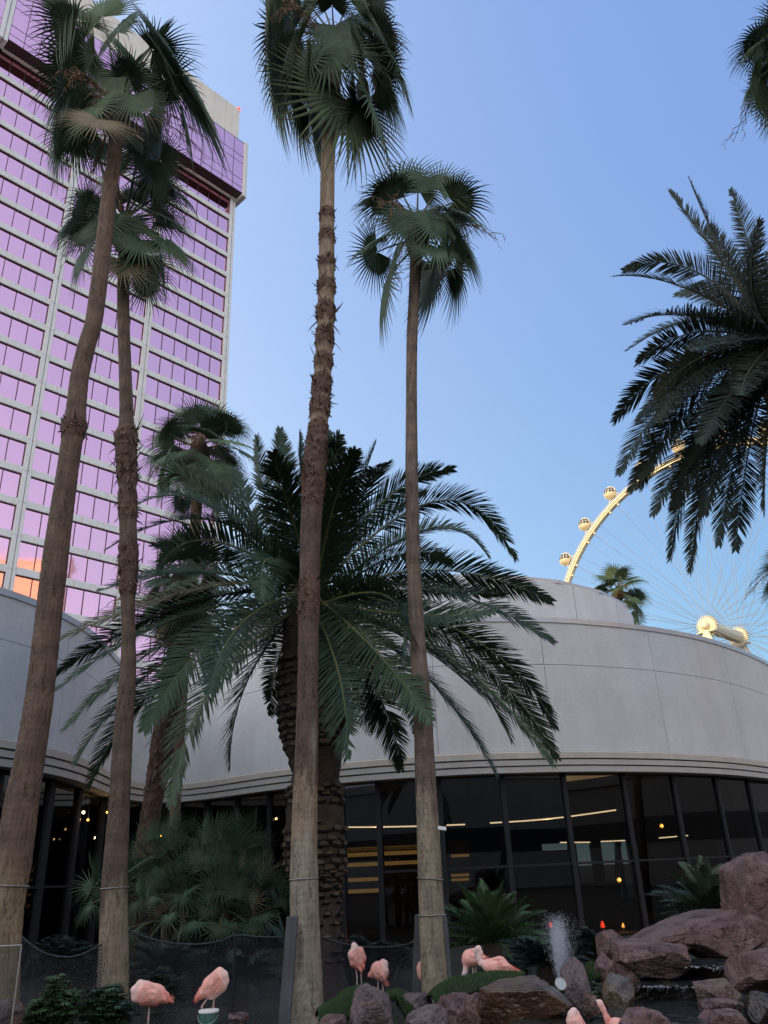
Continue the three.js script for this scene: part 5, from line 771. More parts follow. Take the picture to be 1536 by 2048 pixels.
turf('dark green turf strip climbing to the big bottom boulder', [[630, 2028], [668, 2008], [704, 1984], [740, 1976]], [[636, 2022], [668, 2004], [702, 1982], [732, 1972]], [[636, 2056], [672, 2048], [700, 2032], [724, 1992]], 8.75, 67);
turf('small turf patch between the two mauve stones', [[755, 1995], [785, 1986], [805, 1988], [830, 2000]], [[760, 1992], [785, 1986], [800, 1988], [838, 2012]], [[775, 1996], [792, 1996], [812, 2030], [850, 2034]], 9.3, 71);
turf('little green tuft of turf right of the upright stone', [[1164, 1948], [1178, 1934], [1192, 1934], [1202, 1946]], [[1166, 1944], [1178, 1932], [1190, 1932], [1200, 1942]], [[1168, 1960], [1178, 1960], [1192, 1958], [1200, 1952]], 9.4, 73);
// ---- planted clumps
{
  const clump = (label, heads, D, seed, n, R, grn) => { const R0 = rng(seed), b = atZ(heads[0][0], 1900, D).setY(0), o = thing('bush_palm', label, 'palm shrub', b); for (const [x, y, dz] of heads) { const h = atZ(x, y, D + dz), f = V(lerp(b.x, h.x, 0.6), 0, lerp(b.z, h.z, 0.8)); part('stem', new MB().tube(spline([f, f.clone().lerp(h, 0.5).add(V(0.04, 0, 0.03)), h], 16), (t) => 0.06 * (1 + 0.25 * Math.sin(t * 70)), 10, (t) => scl([0.08, 0.055, 0.038], 0.7 + 0.6 * noise3(t * 20, 3, 2, seed))), M.husk, o); for (let i = 0; i < n; i++) { const fr = (i + 0.5) / n, az = i * 2.39996 + seed, el = lerp(1.45, -0.45, fr ** 0.9) + (R0() - 0.5) * 0.4; const d = V(Math.cos(az) * Math.cos(el), Math.sin(el), Math.sin(az) * Math.cos(el)), Hj = h.clone().addScaledVector(d, R * (1.1 + 0.7 * R0())), tp = d.clone().multiplyScalar(0.55).add(V((R0() - 0.5) * 0.8, el > 0.1 ? 0.75 - 0.5 * R0() : -0.2 - 0.5 * R0(), (R0() - 0.5) * 0.8)).normalize(); part('leaf', fanLeafTo(h, Hj, Hj.clone().addScaledVector(tp, R * (0.85 + 0.35 * R0())), { green: scl(grn, 0.8 + 0.5 * R0()), tip: scl(grn, 1.5), droop: 0.04 + 0.12 * R0(), seg: 18, fuse: 0.26, span: 3.9, pr: 0.010, dead: R0() < 0.04 ? 0.7 : 0 }, R0), M.softleaf, o); } } };
  clump('bushy green fan palm clump just right of the second trunk', [[345, 1722, 0], [300, 1770, 0.3], [372, 1790, -0.4], [235, 1790, 0.5], [330, 1840, -0.3]], 14.2, 7, 25, 0.36, [0.027, 0.060, 0.026]);
  clump('larger bushy fan palm clump left of the date palm trunk', [[458, 1718, 0], [425, 1770, -0.3], [496, 1765, 0.2], [450, 1820, -0.4], [505, 1830, -0.2]], 14.0, 13, 25, 0.36, [0.024, 0.054, 0.026]);
  const cyc = (label, x, y, D, n, L, seed, grn, az0, spread, elr) => { const R0 = rng(seed), h = atZ(x, y, D), o = thing('cycad', label, 'cycad', h.clone().setY(0)); part('trunk', new MB().tube([h.clone().setY(-0.05), h.clone().lerp(h.clone().setY(0), 0.5), h, h.clone().add(V(0, 0.06, 0))], (t, a, k) => [0.13, 0.14, 0.12, 0.04][k], 14, [0.07, 0.05, 0.035]), M.husk, o);
    for (let i = 0; i < n; i++) { const az = az0 + (i / n - 0.5) * spread + (R0() - 0.5) * 0.3, el = lerp(elr[0], elr[1], ((i * 0.618) % 1)), d = V(Math.cos(az) * Math.cos(el), Math.sin(el), Math.sin(az) * Math.cos(el)), l = L * (0.8 + 0.35 * R0()), path = []; for (let k = 0; k <= 16; k++) { const t = k / 16; path.push(h.clone().addScaledVector(d, l * t).addScaledVector(UP, -0.26 * l * t * t)); } part('frond', pinnate(path, { green: scl(grn, 0.75 + 0.5 * R0()), rib: scl(grn, 1.2), per: 52, leaf: 0.17, width: 0.014, vee: 0.55, bare: 0.14, rr: 0.012, droop: 0.05, roll: (R0() - 0.5) * 0.6 }, R0), M.softleaf, o); } };
  cyc('bright green cycad spreading behind the grassy mound', 985, 1888, 12.0, 56, 1.02, 17, [0.050, 0.105, 0.032], 0, 6.28, [1.35, 0.12]);
  cyc('dusky green cycad left of the tall red rock', 1425, 1830, 12.0, 44, 0.92, 19, [0.050, 0.080, 0.042], 0, 6.28, [1.3, 0.1]);
  cyc('low dark cycad right of the bright one, behind the fountain', 1092, 1930, 11.0, 30, 0.62, 23, [0.020, 0.046, 0.040], 0, 6.28, [0.9, 0.0]);
  cyc('dark fern like cycad seen through the netting left of the middle trunk', 478, 1962, 11.6, 26, 0.62, 29, [0.022, 0.050, 0.036], 0, 6.28, [0.9, -0.1]);
  cyc('low dark cycad behind the netting right of the second trunk', 330, 1950, 11.8, 26, 0.66, 37, [0.022, 0.044, 0.026], 0, 6.28, [1.1, 0.0]);
  // leafy shrubs with lobed leaves
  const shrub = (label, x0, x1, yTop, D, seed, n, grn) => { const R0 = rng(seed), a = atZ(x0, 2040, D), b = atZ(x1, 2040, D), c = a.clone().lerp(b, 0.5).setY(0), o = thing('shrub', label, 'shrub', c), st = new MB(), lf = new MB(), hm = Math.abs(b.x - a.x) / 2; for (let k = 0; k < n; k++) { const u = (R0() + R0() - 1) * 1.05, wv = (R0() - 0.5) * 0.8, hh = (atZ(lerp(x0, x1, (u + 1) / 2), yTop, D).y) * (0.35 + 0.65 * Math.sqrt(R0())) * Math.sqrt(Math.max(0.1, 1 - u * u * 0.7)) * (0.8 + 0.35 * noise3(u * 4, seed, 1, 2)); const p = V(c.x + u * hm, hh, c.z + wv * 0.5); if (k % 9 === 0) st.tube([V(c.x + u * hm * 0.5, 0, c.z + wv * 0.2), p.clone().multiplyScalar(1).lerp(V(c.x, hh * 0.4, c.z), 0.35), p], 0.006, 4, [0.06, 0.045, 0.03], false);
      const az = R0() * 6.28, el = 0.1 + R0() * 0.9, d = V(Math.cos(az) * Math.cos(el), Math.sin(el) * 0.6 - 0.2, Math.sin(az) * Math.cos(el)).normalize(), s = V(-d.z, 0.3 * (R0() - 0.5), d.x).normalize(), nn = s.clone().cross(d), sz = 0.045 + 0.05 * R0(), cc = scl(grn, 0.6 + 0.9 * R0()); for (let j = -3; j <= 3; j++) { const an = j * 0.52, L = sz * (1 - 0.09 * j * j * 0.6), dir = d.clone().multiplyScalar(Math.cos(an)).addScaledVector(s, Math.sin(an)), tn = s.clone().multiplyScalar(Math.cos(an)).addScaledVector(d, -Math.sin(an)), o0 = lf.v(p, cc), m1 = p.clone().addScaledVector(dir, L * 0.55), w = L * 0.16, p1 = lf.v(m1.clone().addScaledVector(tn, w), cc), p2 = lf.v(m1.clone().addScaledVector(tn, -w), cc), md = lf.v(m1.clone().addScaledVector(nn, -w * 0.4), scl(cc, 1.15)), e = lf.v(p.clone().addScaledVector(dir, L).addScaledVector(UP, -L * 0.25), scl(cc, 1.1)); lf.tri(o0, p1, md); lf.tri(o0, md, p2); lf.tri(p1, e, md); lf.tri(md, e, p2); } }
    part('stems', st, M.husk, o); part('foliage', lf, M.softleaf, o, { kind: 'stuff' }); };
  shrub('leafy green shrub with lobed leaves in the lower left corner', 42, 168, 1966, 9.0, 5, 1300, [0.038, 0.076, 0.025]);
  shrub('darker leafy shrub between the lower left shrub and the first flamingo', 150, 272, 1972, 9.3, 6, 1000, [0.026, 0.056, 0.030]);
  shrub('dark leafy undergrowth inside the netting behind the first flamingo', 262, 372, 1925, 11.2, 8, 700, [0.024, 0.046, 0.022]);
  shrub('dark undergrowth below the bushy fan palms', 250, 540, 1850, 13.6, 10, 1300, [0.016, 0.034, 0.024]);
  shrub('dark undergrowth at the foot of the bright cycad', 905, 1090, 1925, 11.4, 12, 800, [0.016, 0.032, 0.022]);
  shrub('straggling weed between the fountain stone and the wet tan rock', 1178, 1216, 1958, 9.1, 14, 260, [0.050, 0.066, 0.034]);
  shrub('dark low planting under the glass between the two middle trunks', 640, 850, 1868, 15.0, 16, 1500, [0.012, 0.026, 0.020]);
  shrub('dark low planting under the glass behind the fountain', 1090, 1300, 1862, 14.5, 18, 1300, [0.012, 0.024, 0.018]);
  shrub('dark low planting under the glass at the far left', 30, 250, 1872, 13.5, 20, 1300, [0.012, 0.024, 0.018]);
  const gr = new MB(), R0 = rng(77); for (let k = 0; k < 9000; k++) { const x = R0() < 0.5 ? lerp(500, 700, R0()) : lerp(300, 900, R0()), D = lerp(8.6, 12.5, R0()), p = atZ(x, 2000, D).setY(0), l = 0.04 + 0.12 * R0() * (noise3(p.x * 1.5, 0, p.z * 1.5, 5) > 0.45 ? 1 : 0.4), e = p.clone().add(V((R0() - 0.5) * l, l, (R0() - 0.5) * l)), w = V(0.004, 0, 0.002), c = scl([0.045, 0.072, 0.026], 0.5 + 0.9 * R0()); gr.tri(gr.v(p.clone().add(w), c), gr.v(p.clone().sub(w), c), gr.v(e, scl(c, 1.3))); }
  struct('grass', gr, M.blade, 'stuff', { label: 'short grass round the trunk feet' });
}
// ---- netting, boards, bucket, panel
{
  const nt = tex(64, (u, v) => { const a = Math.abs(((u + v) % 1) - 0.5), b = Math.abs(((u - v + 1) % 1) - 0.5); return Math.min(0.5 - a, 0.5 - b) < 0.12 || Math.min(a, b) < 0.0 ? 1 : 0; });
  M.net = std({ color: C(0.030, 0.034, 0.045), alphaMap: every(nt, 0.055, 0.036), alphaTest: 0.5, side: THREE.DoubleSide, roughness: 0.7 });
  const net = (label, pts, D, lean) => { const top = spline(pts.map(([x, y]) => atZ(x, y, D)), 60), o = thing('netting', label, 'net', top[30].clone().setY(0)), m = new MB(); let prev = null, l = 0; top.forEach((p, k) => { if (k) l += p.distanceTo(top[k - 1]); const row = []; for (let j = 0; j <= 8; j++) { const t = j / 8, q = p.clone().setY(p.y * (1 - t)); q.z += -lean * Math.sin(t * PI) + 0.05 * (noise3(k * 0.25, t * 3, 1, 6) - 0.5); row.push(m.v(q, [1, 1, 1], l, q.y)); } if (prev) for (let j = 0; j < 8; j++) m.quad(prev[j], prev[j + 1], row[j + 1], row[j]); prev = row; }); part('mesh', m, M.net, o); part('rope', new MB().tube(top, (t, a, k) => 0.008 + 0.007 * noise3(k * 0.7, a, 2, 3), 6), std({ color: C(0.035, 0.04, 0.047), roughness: 0.9 }), o); };
  net('sagging dark net between the left trunk and the second trunk', [[36, 1866], [60, 1888], [95, 1908], [140, 1914], [180, 1902], [204, 1888]], 10.2, 0.1);
  net('dark net hung from the second trunk across the middle to the first board', [[250, 1858], [285, 1872], [340, 1886], [400, 1888], [440, 1882], [470, 1871], [520, 1874], [566, 1874]], 10.9, 0.15);
  net('dark net between the two middle trunks behind the standing flamingos', [[640, 1872], [675, 1884], [720, 1893], [770, 1894], [810, 1890], [836, 1882]], 11.6, 0.12);
  const post = atZ(470, 1871, 10.9), po = thing('net_pole', 'thin dark pole propping up the middle of the long net', 'pole', post.clone().setY(0)); part('pole', new MB().tube([post.clone().setY(0), post], 0.012, 8), M.mullion, po);
  const board = (label, x0, y0, x1, y1, w, D, dz) => { const a = atZ(x0, y0, D), b = atZ(x1, y1, D), o = thing('trunk_board', label, 'board', b.clone().setY(0)), ax = a.clone().sub(b), len = ax.length(), m = perPx(b) * w / 2; const ext = b.y / Math.max(0.3, ax.y / len); b.addScaledVector(ax.clone().normalize(), -ext); const c = a.clone().add(b).multiplyScalar(0.5), Y = a.clone().sub(b).multiplyScalar(0.5), X = V(1, 0, 0.25).normalize().multiplyScalar(m), Z = X.clone().cross(Y).normalize().multiplyScalar(0.018); part('plank', new MB().box(c, X, Y, Z, [1, 1, 1], 0.006), M.board, o); for (const t of [0.55, 0.85]) part('batten', new MB().box(c.clone().addScaledVector(Y, t * 2 - 1).addScaledVector(Z.clone().normalize(), -0.03), X.clone().multiplyScalar(0.9), Y.clone().normalize().multiplyScalar(0.03), Z.clone().normalize().multiplyScalar(0.012), [1, 1, 1], 0.003), M.board, o); };
  board('grey board leaning on the left of the tallest palm foot', 585, 1833, 570, 2034, 25, 10.1);
  board('grey board on the left side of the slender palm foot', 840, 1828, 834, 1990, 21, 11.5);
  board('narrow grey board on the right side of the slender palm foot', 890, 1833, 900, 1955, 8, 10.9);
  const bp = atZ(417, 2036, 8.9), bk = thing('bucket', 'dark green bucket with a white lid in front of the preening flamingo', 'bucket', bp.clone().setY(0)), br = perPx(bp) * 19.5, bt = atZ(417, 2022, 8.9).y;
  part('body', new MB().tube([V(bp.x, 0, bp.z), V(bp.x, 0.01, bp.z), V(bp.x, bt * 0.5, bp.z), V(bp.x, bt - 0.012, bp.z)], (t, a, k) => [br * 0.84, br * 0.86, br * 0.93, br][k], 32), M.bucket, bk);
  part('lid', new MB().tube([V(bp.x, bt - 0.012, bp.z), V(bp.x, bt - 0.008, bp.z), V(bp.x, bt + 0.008, bp.z), V(bp.x, bt + 0.012, bp.z)], (t, a, k) => [br * 1.0, br * 1.04, br * 1.04, br * 0.96][k], 32), M.white, bk);
  part('handle', new MB().tube(Array.from({ length: 17 }, (_, k) => V(bp.x + Math.cos(PI + k / 16 * PI) * br * 1.03, bt - 0.03 + Math.sin(PI + k / 16 * PI) * br * 0.7, bp.z + 0.015 + Math.abs(Math.sin(k / 16 * PI)) * br)), 0.003, 5), M.wire, bk);
  const q0 = atZ(-60, 1890, 7.6), q1 = atZ(43, 1890, 7.6), pn = thing('clear_panel', 'clear reflective barrier panel in the lower left corner', 'panel', V(q1.x, 0, q1.z)), sp = V(-1, 0, 0.22).normalize();
  const pm = new MB(), far = q1.clone().addScaledVector(sp, 1.3); pm.face([far.clone().setY(0), q1.clone().setY(0), q1, far.clone().setY(q1.y)].map((p) => p.clone()), [1, 1, 1]); part('pane', pm, M.panel, pn);
  part('edge', new MB().bar(q1.clone().setY(0), q1.clone(), 0.006, 6), M.wire, pn); part('top_edge', new MB().bar(q1.clone(), far.clone().setY(q1.y), 0.006, 6), M.wire, pn);
  const tg = atZ(884, 1657, 10.65), tt = thing('paper_tag', 'small white tag sticking out of the slender trunk', 'tag', tg); part('card', new MB().box(tg, V(0.05, -0.008, 0), V(0, 0.004, 0.02), V(0, 0.02, -0.004), [1, 1, 1]), M.white, tt);
}

// ---- flamingos: one smooth body each, meshed from a field of tapered capsules
function surfaceNets(f, lo, hi, h) {
  const nx = Math.ceil((hi.x - lo.x) / h) + 1, ny = Math.ceil((hi.y - lo.y) / h) + 1, nz = Math.ceil((hi.z - lo.z) / h) + 1, v = new Float32Array(nx * ny * nz), id = (i, j, k) => i + nx * (j + ny * k);
  for (let k = 0; k < nz; k++) for (let j = 0; j < ny; j++) for (let i = 0; i < nx; i++) v[id(i, j, k)] = f(lo.x + i * h, lo.y + j * h, lo.z + k * h);
  const map = new Int32Array(nx * ny * nz).fill(-1), P = [], I = [];
  for (let k = 0; k < nz - 1; k++) for (let j = 0; j < ny - 1; j++) for (let i = 0; i < nx - 1; i++) {
    let n = 0, x = 0, y = 0, z = 0; const c = (a, b, d) => v[id(i + a, j + b, k + d)];
    const edge = (a, b, d, e, g, q) => { const u = c(a, b, d), w = c(e, g, q); if ((u < 0) !== (w < 0)) { const t = u / (u - w); x += a + (e - a) * t; y += b + (g - b) * t; z += d + (q - d) * t; n++; } };
    for (const [p, q] of [[0, 0], [0, 1], [1, 0], [1, 1]]) { edge(0, p, q, 1, p, q); edge(p, 0, q, p, 1, q); edge(p, q, 0, p, q, 1); }
    if (n) { map[id(i, j, k)] = P.length / 3; P.push(lo.x + (i + x / n) * h, lo.y + (j + y / n) * h, lo.z + (k + z / n) * h); }
  }
  const q4 = (a, b, c, d, flip) => { if (a < 0 || b < 0 || c < 0 || d < 0) return; flip ? I.push(a, c, b, a, d, c) : I.push(a, b, c, a, c, d); };
  for (let k = 1; k < nz - 1; k++) for (let j = 1; j < ny - 1; j++) for (let i = 1; i < nx - 1; i++) {
    const s = v[id(i, j, k)] < 0;
    if (s !== v[id(i + 1, j, k)] < 0) q4(map[id(i, j - 1, k - 1)], map[id(i, j, k - 1)], map[id(i, j, k)], map[id(i, j - 1, k)], !s);
    if (s !== v[id(i, j + 1, k)] < 0) q4(map[id(i - 1, j, k - 1)], map[id(i - 1, j, k)], map[id(i, j, k)], map[id(i, j, k - 1)], !s);
    if (s !== v[id(i, j, k + 1)] < 0) q4(map[id(i - 1, j - 1, k)], map[id(i, j - 1, k)], map[id(i, j, k)], map[id(i - 1, j, k)], !s);
  }
  const g = new THREE.BufferGeometry(); g.setAttribute('position', new THREE.BufferAttribute(new Float32Array(P), 3)); g.setIndex(I); return g;
}
const PINK = [0.90, 0.44, 0.36], PALE = [0.90, 0.60, 0.53], CORAL = [0.80, 0.25, 0.18], RED = [0.62, 0.05, 0.03], BONE = [0.55, 0.42, 0.40], BLACK = [0.02, 0.018, 0.018], LEG = [0.46, 0.40, 0.36];
function flamingo(label, D, bones, legs, fe, o = {}) {
  const R0 = rng(o.seed ?? 3), B = bones.map(([x1, y1, r1, x2, y2, r2, c, z1 = 0, z2 = 0, k = 0.02]) => { const a = atZ(x1, y1, D), m = perPx(a); a.z += z1 * m; const b = atZ(x2, y2, D); b.z += z2 * m; return { a, b, d: b.clone().sub(a), r1: r1 * m, r2: r2 * m, c, k: k }; });
  const body = B[0].a.clone(), lo = V(1e9, 1e9, 1e9), hi = V(-1e9, -1e9, -1e9); for (const b of B) for (const [p, r] of [[b.a, b.r1], [b.b, b.r2]]) { lo.min(p.clone().subScalar(r + 0.03)); hi.max(p.clone().addScalar(r + 0.03)); }
  const dist = (b, x, y, z) => { const px = x - b.a.x, py = y - b.a.y, pz = z - b.a.z, t = clamp((px * b.d.x + py * b.d.y + pz * b.d.z) / (b.d.lengthSq() + 1e-9), 0, 1), ex = px - b.d.x * t, ey = py - b.d.y * t, ez = pz - b.d.z * t; return Math.sqrt(ex * ex + ey * ey + ez * ez) - lerp(b.r1, b.r2, t); };
  const f = (x, y, z) => { let m = 1; for (const b of B) { const q = dist(b, x, y, z), h = clamp(0.5 + 0.5 * (m - q) / b.k, 0, 1); m = lerp(m, q, h) - b.k * h * (1 - h); } return m; };
  const g = surfaceNets(f, lo, hi, 0.0068), P = g.attributes.position, col = new Float32Array(P.count * 3), uv = new Float32Array(P.count * 2), foot = atZ(legs.length ? legs[0][legs[0].length - 1][0] : bones[0][0], 2000, D).setY(0); if (o.floor) foot.y = o.floor;
  for (let k = 0; k < P.count; k++) { const x = P.getX(k), y = P.getY(k), z = P.getZ(k); let ws = 0; const c = [0, 0, 0]; for (const b of B) { const w = Math.exp(-dist(b, x, y, z) / 0.009); ws += w; for (let q = 0; q < 3; q++) c[q] += w * b.c[q]; } const n = 0.86 + 0.28 * noise3(x * 60, y * 60, z * 60, 4); col.set(c.map((v) => v / ws * n), k * 3); uv.set([x + z, y + z * 0.4], k * 2); P.setXYZ(k, x - foot.x, y - foot.y, z - foot.z); }
  g.setAttribute('color', new THREE.BufferAttribute(col, 3)); g.setAttribute('uv', new THREE.BufferAttribute(uv, 2)); g.computeVertexNormals();
  const t = thing('flamingo', label, 'flamingo', foot), lm = new MB(); let any = false;
  legs.forEach((L) => { any = true; const pts = L.map(([x, y, z = 0]) => { const p = atZ(x, y, D); p.z += z * perPx(p); return p; }); const last = pts[pts.length - 1]; const fl = o.floor ?? 0; if (!L.fold) last.y = Math.max(last.y, fl); if (!L.fold && last.y > fl + 0.01 && !o.floor) pts.push(last.clone().setY(fl)); for (let k = 0; k + 1 < pts.length; k++) lm.tube([pts[k], pts[k].clone().lerp(pts[k + 1], 0.15), pts[k].clone().lerp(pts[k + 1], 0.85), pts[k + 1]], (tt, a, j) => [k ? 0.0125 : 0.016, 0.0085, 0.008, 0.0115][j], 9, (tt) => mixc(k ? LEG : [0.55, 0.40, 0.36], [0.62, 0.28, 0.25], Math.pow(Math.abs(2 * tt - 1), 8)));
    const e = pts[pts.length - 1]; if (!L.fold) { const c = [0.5, 0.3, 0.28]; for (const a of [-0.5, 0, 0.5]) lm.tube([e.clone().add(V(0, 0.006, 0)), e.clone().add(V(Math.sin(a) * 0.07, 0.004, Math.cos(a) * 0.07))], (tt) => lerp(0.008, 0.004, tt), 6, c); const q = [-0.5, 0, 0.5].map((a) => lm.v(e.clone().add(V(Math.sin(a) * 0.06, 0.006, Math.cos(a) * 0.06)), c)), z = lm.v(e.clone().add(V(0, 0.008, 0)), c); lm.tri(z, q[0], q[1]); lm.tri(z, q[1], q[2]); } });
  let bg = g; if (any) { const lg = lm.geo(foot); bg = mergeGeometries([g, lg]); }
  const bm = sh(new THREE.Mesh(bg, M.feather)); bm.name = 'body'; t.add(bm);
  // layered wing feathers lie on the flanks, both sides
  for (const [x0, y0, x1, y1, wpx, c0, c1] of fe ?? []) for (const side of [1, -1]) {
    const wm = new MB(), ax = atZ(x1, y1, D).sub(atZ(x0, y0, D)), L = ax.length(), pxm = perPx(atZ(x0, y0, D)), dir = ax.clone().normalize(), pr = V(-dir.y, dir.x, 0).normalize(), rows = 7;
    for (let i = rows; i >= 0; i--) { const tt = i / rows, nC = 5; for (let j = 0; j < nC; j++) { const u = (j + (i % 2) * 0.5) / nC * 2 - 0.95, p = atZ(x0, y0, D).addScaledVector(dir, L * tt * 0.86).addScaledVector(pr, u * wpx * pxm * (1 - 0.45 * tt)); p.z += side * 0.35; let hit = false; for (let s = 0; s < 90; s++) { const q = f(p.x, p.y, p.z); if (q < 0.001) { hit = true; break; } p.z -= side * Math.max(0.002, q * 0.7); if (Math.abs(p.z + D) > 0.45) break; } if (!hit) continue;
      const e = 0.004, n = V(f(p.x + e, p.y, p.z) - f(p.x - e, p.y, p.z), f(p.x, p.y + e, p.z) - f(p.x, p.y - e, p.z), f(p.x, p.y, p.z + e) - f(p.x, p.y, p.z - e)).normalize(), d = dir.clone().addScaledVector(pr, u * -0.25 + (R0() - 0.5) * 0.2); d.addScaledVector(n, -d.dot(n)).normalize(); const s = n.clone().cross(d), fl = (0.075 + 0.05 * tt) * (0.85 + 0.3 * R0()), fw = 0.017 + 0.004 * R0(), c = scl(mixc(c0, c1, clamp(smooth(0.5, 1, tt) + (R0() - 0.35) * 0.7, 0, 1)), 0.72 + 0.4 * R0()), st = [[0, 0.5], [0.3, 1], [0.7, 0.95], [0.92, 0.55], [1, 0.05]]; let prev = null;
      for (const [a, w] of st) { const q = p.clone().addScaledVector(d, fl * a); const k = f(q.x, q.y, q.z); q.addScaledVector(n, -clamp(k, -0.05, 0.03) + 0.002 + 0.009 * a); const r = [wm.v(q.clone().addScaledVector(s, -fw * w).addScaledVector(n, -0.004 * w), scl(c, 0.95), a, 0), wm.v(q, c, a, 0.01), wm.v(q.clone().addScaledVector(s, fw * w).addScaledVector(n, -0.004 * w), scl(c, 0.95), a, 0.02)]; if (prev) { wm.quad(prev[0], prev[1], r[1], r[0]); wm.quad(prev[1], prev[2], r[2], r[1]); } prev = r; } } }
    if (wm.i.length) part('wing', wm, M.wingfeather, t);
  }
  for (const [x, y, z] of o.eyes ?? []) { const p = atZ(x, y, D); p.z += z * perPx(p); const eg = new THREE.SphereGeometry(0.006, 10, 8); eg.translate(p.x - foot.x, p.y - foot.y, p.z - foot.z); part('eye', eg, M.dark, t); }
}
M.wingfeather = std({ vertexColors: true, roughness: 0.85, side: THREE.DoubleSide });
const fold = (L) => Object.assign(L, { fold: true });
flamingo('sleeping flamingo on one leg with its red tail pointing right', 9.0, [[290, 1984, 19, 314, 1988, 17, PINK], [292, 1994, 17, 312, 1996, 15, CORAL], [312, 1986, 15, 330, 1993, 9, PINK], [330, 1993, 7, 343, 2004, 3, RED], [326, 1990, 7, 338, 2000, 4, RED, 6, 5], [274, 1994, 10, 272, 1980, 8, PALE, 4, 6], [272, 1980, 8, 282, 1968, 7.5, PALE, 6, 4], [282, 1968, 7.5, 293, 1971, 6.5, PALE, 4, -2], [293, 1971, 6.5, 300, 1976, 5, PALE, -2, -6]], [[[299, 2008], [297, 2034], [294, 2080]], fold([[305, 2008, -4], [300, 2012, -6]])], [[286, 1980, 332, 1996, 17, PINK, CORAL]], { seed: 5 });
flamingo('flamingo with its head tucked in, bending one leg above the bucket', 9.0, [[438, 1956, 17, 424, 1972, 20, PINK], [440, 1970, 15, 424, 1982, 15, PALE], [424, 1972, 17, 408, 1984, 10, PINK], [408, 1986, 7, 398, 1992, 5, PALE, 4, 4], [404, 1982, 8, 391, 2000, 3, RED], [398, 1990, 5, 388, 2004, 2.5, RED, -3, -3], [451, 1962, 8, 449, 1950, 7.5, PALE, 3, 5], [449, 1950, 7.5, 440, 1942, 6.5, PALE, 5, 3], [440, 1942, 6.5, 431, 1950, 5.5, PINK, 3, -4]], [[[428, 1990, -3], [426, 2014, -3], [425, 2080, -3]], fold([[420, 1990, 4], [405, 2012, 6], [407, 2030, 6], [404, 2036, 8]])], [[444, 1956, 404, 1990, 17, PINK, CORAL]], { seed: 6 });
flamingo('tall flamingo facing away with its head hidden, left of the middle pair', 11.3, [[711, 1912, 15, 713, 1922, 13.5, PINK], [706, 1908, 10, 710, 1896, 7, PALE, 5, 4], [710, 1896, 7, 708, 1890, 5.5, PALE, 4, 2], [712, 1926, 12, 715, 1934, 6, CORAL], [720, 1902, 8, 727, 1916, 5, PINK, -2, -4], [727, 1914, 4, 730, 1922, 2, CORAL, -4, -4]], [[[711, 1932], [714, 1952], [714, 1990]], [[721, 1930, -3], [722, 1950, -3], [724, 1990, -3]]], [[712, 1898, 722, 1928, 12, PINK, CORAL]], { seed: 7 });
flamingo('rounder flamingo with its head tucked back, right of the middle pair', 11.2, [[757, 1940, 16, 763, 1944, 15, PINK], [752, 1946, 13, 742, 1950, 6, PINK, -4, -6], [742, 1950, 5, 737, 1953, 2.5, CORAL, -6, -8], [766, 1938, 12, 768, 1928, 8, PALE, 6, 6], [768, 1928, 8, 766, 1925, 6, PALE, 6, 3], [766, 1925, 6, 762, 1938, 5, PINK, 6, 12], [762, 1938, 5, 768, 1952, 6, CORAL, 12, 9]], [[[756, 1956], [756, 1975], [757, 2000]], [[765, 1958, -2], [766, 1978, -2], [767, 2000, -2]]], [[752, 1930, 766, 1958, 12, PINK, CORAL]], { seed: 8 });
flamingo('flamingo mostly hidden behind the slender palm trunk, only its pink side showing beside the board', 11.2, [[848, 1938, 15, 850, 1948, 15, PINK], [845, 1930, 8, 848, 1924, 6, PALE], [848, 1924, 6, 852, 1930, 4, PALE]], [[[850, 1962], [850, 1980], [850, 2000]], [[856, 1962, -2], [856, 1980, -2], [856, 2000, -2]]], [], { seed: 9 });
flamingo('standing flamingo feeding with its head down on the grassy mound', 9.6, [[940, 1916, 16, 950, 1914, 16, PINK], [950, 1916, 13, 964, 1916, 6, PINK], [964, 1914, 5, 974, 1920, 3, RED], [958, 1912, 6, 970, 1914, 3, CORAL, 5, 5], [932, 1924, 8, 932, 1934, 5, PINK], [932, 1934, 5, 931, 1942, 4, PALE], [931, 1942, 4.5, 928, 1949, 4.5, [0.75, 0.66, 0.62]], [928, 1949, 3.5, 931, 1956, 2, BLACK]], [[[945, 1930], [947, 1956]], [[951, 1930, -3], [952, 1956, -3]]], [[938, 1908, 966, 1918, 11, PINK, CORAL]], { seed: 10, floor: atZ(948, 1953, 9.6).y });
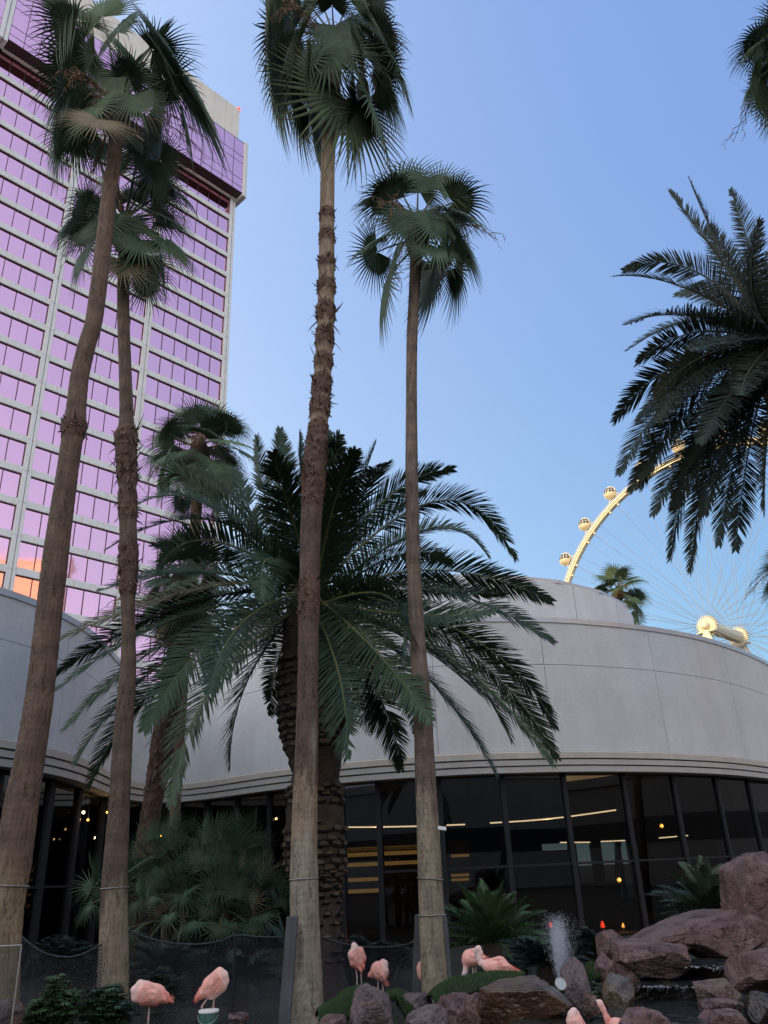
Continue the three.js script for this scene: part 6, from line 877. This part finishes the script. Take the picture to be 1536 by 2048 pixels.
flamingo('flamingo sitting on the grassy mound with its neck curved in an S', 9.1, [[978, 1932, 13, 1000, 1930, 15, PINK], [1000, 1930, 15, 1018, 1938, 8, PINK], [990, 1938, 13, 1014, 1942, 9, PALE], [1016, 1936, 6, 1036, 1944, 2.5, CORAL], [1022, 1936, 4, 1034, 1940, 2, RED, -3, -3], [974, 1930, 8, 962, 1926, 5.5, PALE], [962, 1926, 5.5, 957, 1918, 4.5, PALE], [957, 1918, 4.5, 961, 1906, 4.2, PALE], [961, 1906, 4.2, 957, 1897, 4.6, PALE], [957, 1897, 5.2, 952, 1900, 4.8, PALE], [952, 1903, 4, 953, 1911, 3, [0.72, 0.60, 0.56]], [953, 1911, 2.8, 955, 1916, 1.5, BLACK]], [], [[980, 1926, 1024, 1938, 12, PINK, CORAL]], { seed: 11, floor: atZ(998, 1950, 9.1).y, eyes: [[952, 1899, 4.6]] });
flamingo('flamingo seen from above at the bottom edge below the upright stone', 8.0, [[1150, 2044, 17, 1156, 2066, 22, PINK], [1142, 2040, 9, 1142, 2028, 6.5, PALE, 4, 5], [1142, 2028, 6.5, 1147, 2022, 6, PALE, 5, 4], [1147, 2022, 6, 1154, 2026, 5, PALE, 4, 0], [1156, 2066, 18, 1166, 2090, 9, PINK]], [[[1150, 2084], [1150, 2110], [1150, 2140]], [[1160, 2084, -3], [1160, 2110, -3], [1160, 2140, -3]]], [[1154, 2038, 1162, 2080, 15, PINK, CORAL]], { seed: 12 });
flamingo('flamingo at the bottom edge raising its long neck beside the wet tan rock', 8.0, [[1232, 2052, 15, 1252, 2056, 15, PINK], [1252, 2056, 13, 1270, 2066, 6, CORAL], [1218, 2052, 7, 1214, 2036, 5.5, CORAL], [1214, 2036, 5.5, 1206, 2018, 4.8, PINK], [1206, 2018, 4.8, 1201, 2008, 5, PINK], [1201, 2008, 5.4, 1200, 2005, 5, PALE], [1199, 2004, 3, 1194, 2002, 2, BONE, -3, -8]], [[[1238, 2066], [1238, 2100], [1238, 2130]], [[1246, 2066, -3], [1246, 2100, -3], [1246, 2130, -3]]], [[1234, 2046, 1262, 2058, 11, PINK, CORAL]], { seed: 13 });

scene.traverse((m) => { if (m.isMesh) m.castShadow = m.receiveShadow = true; });
camera.updateProjectionMatrix();
renderer.render(scene, camera);
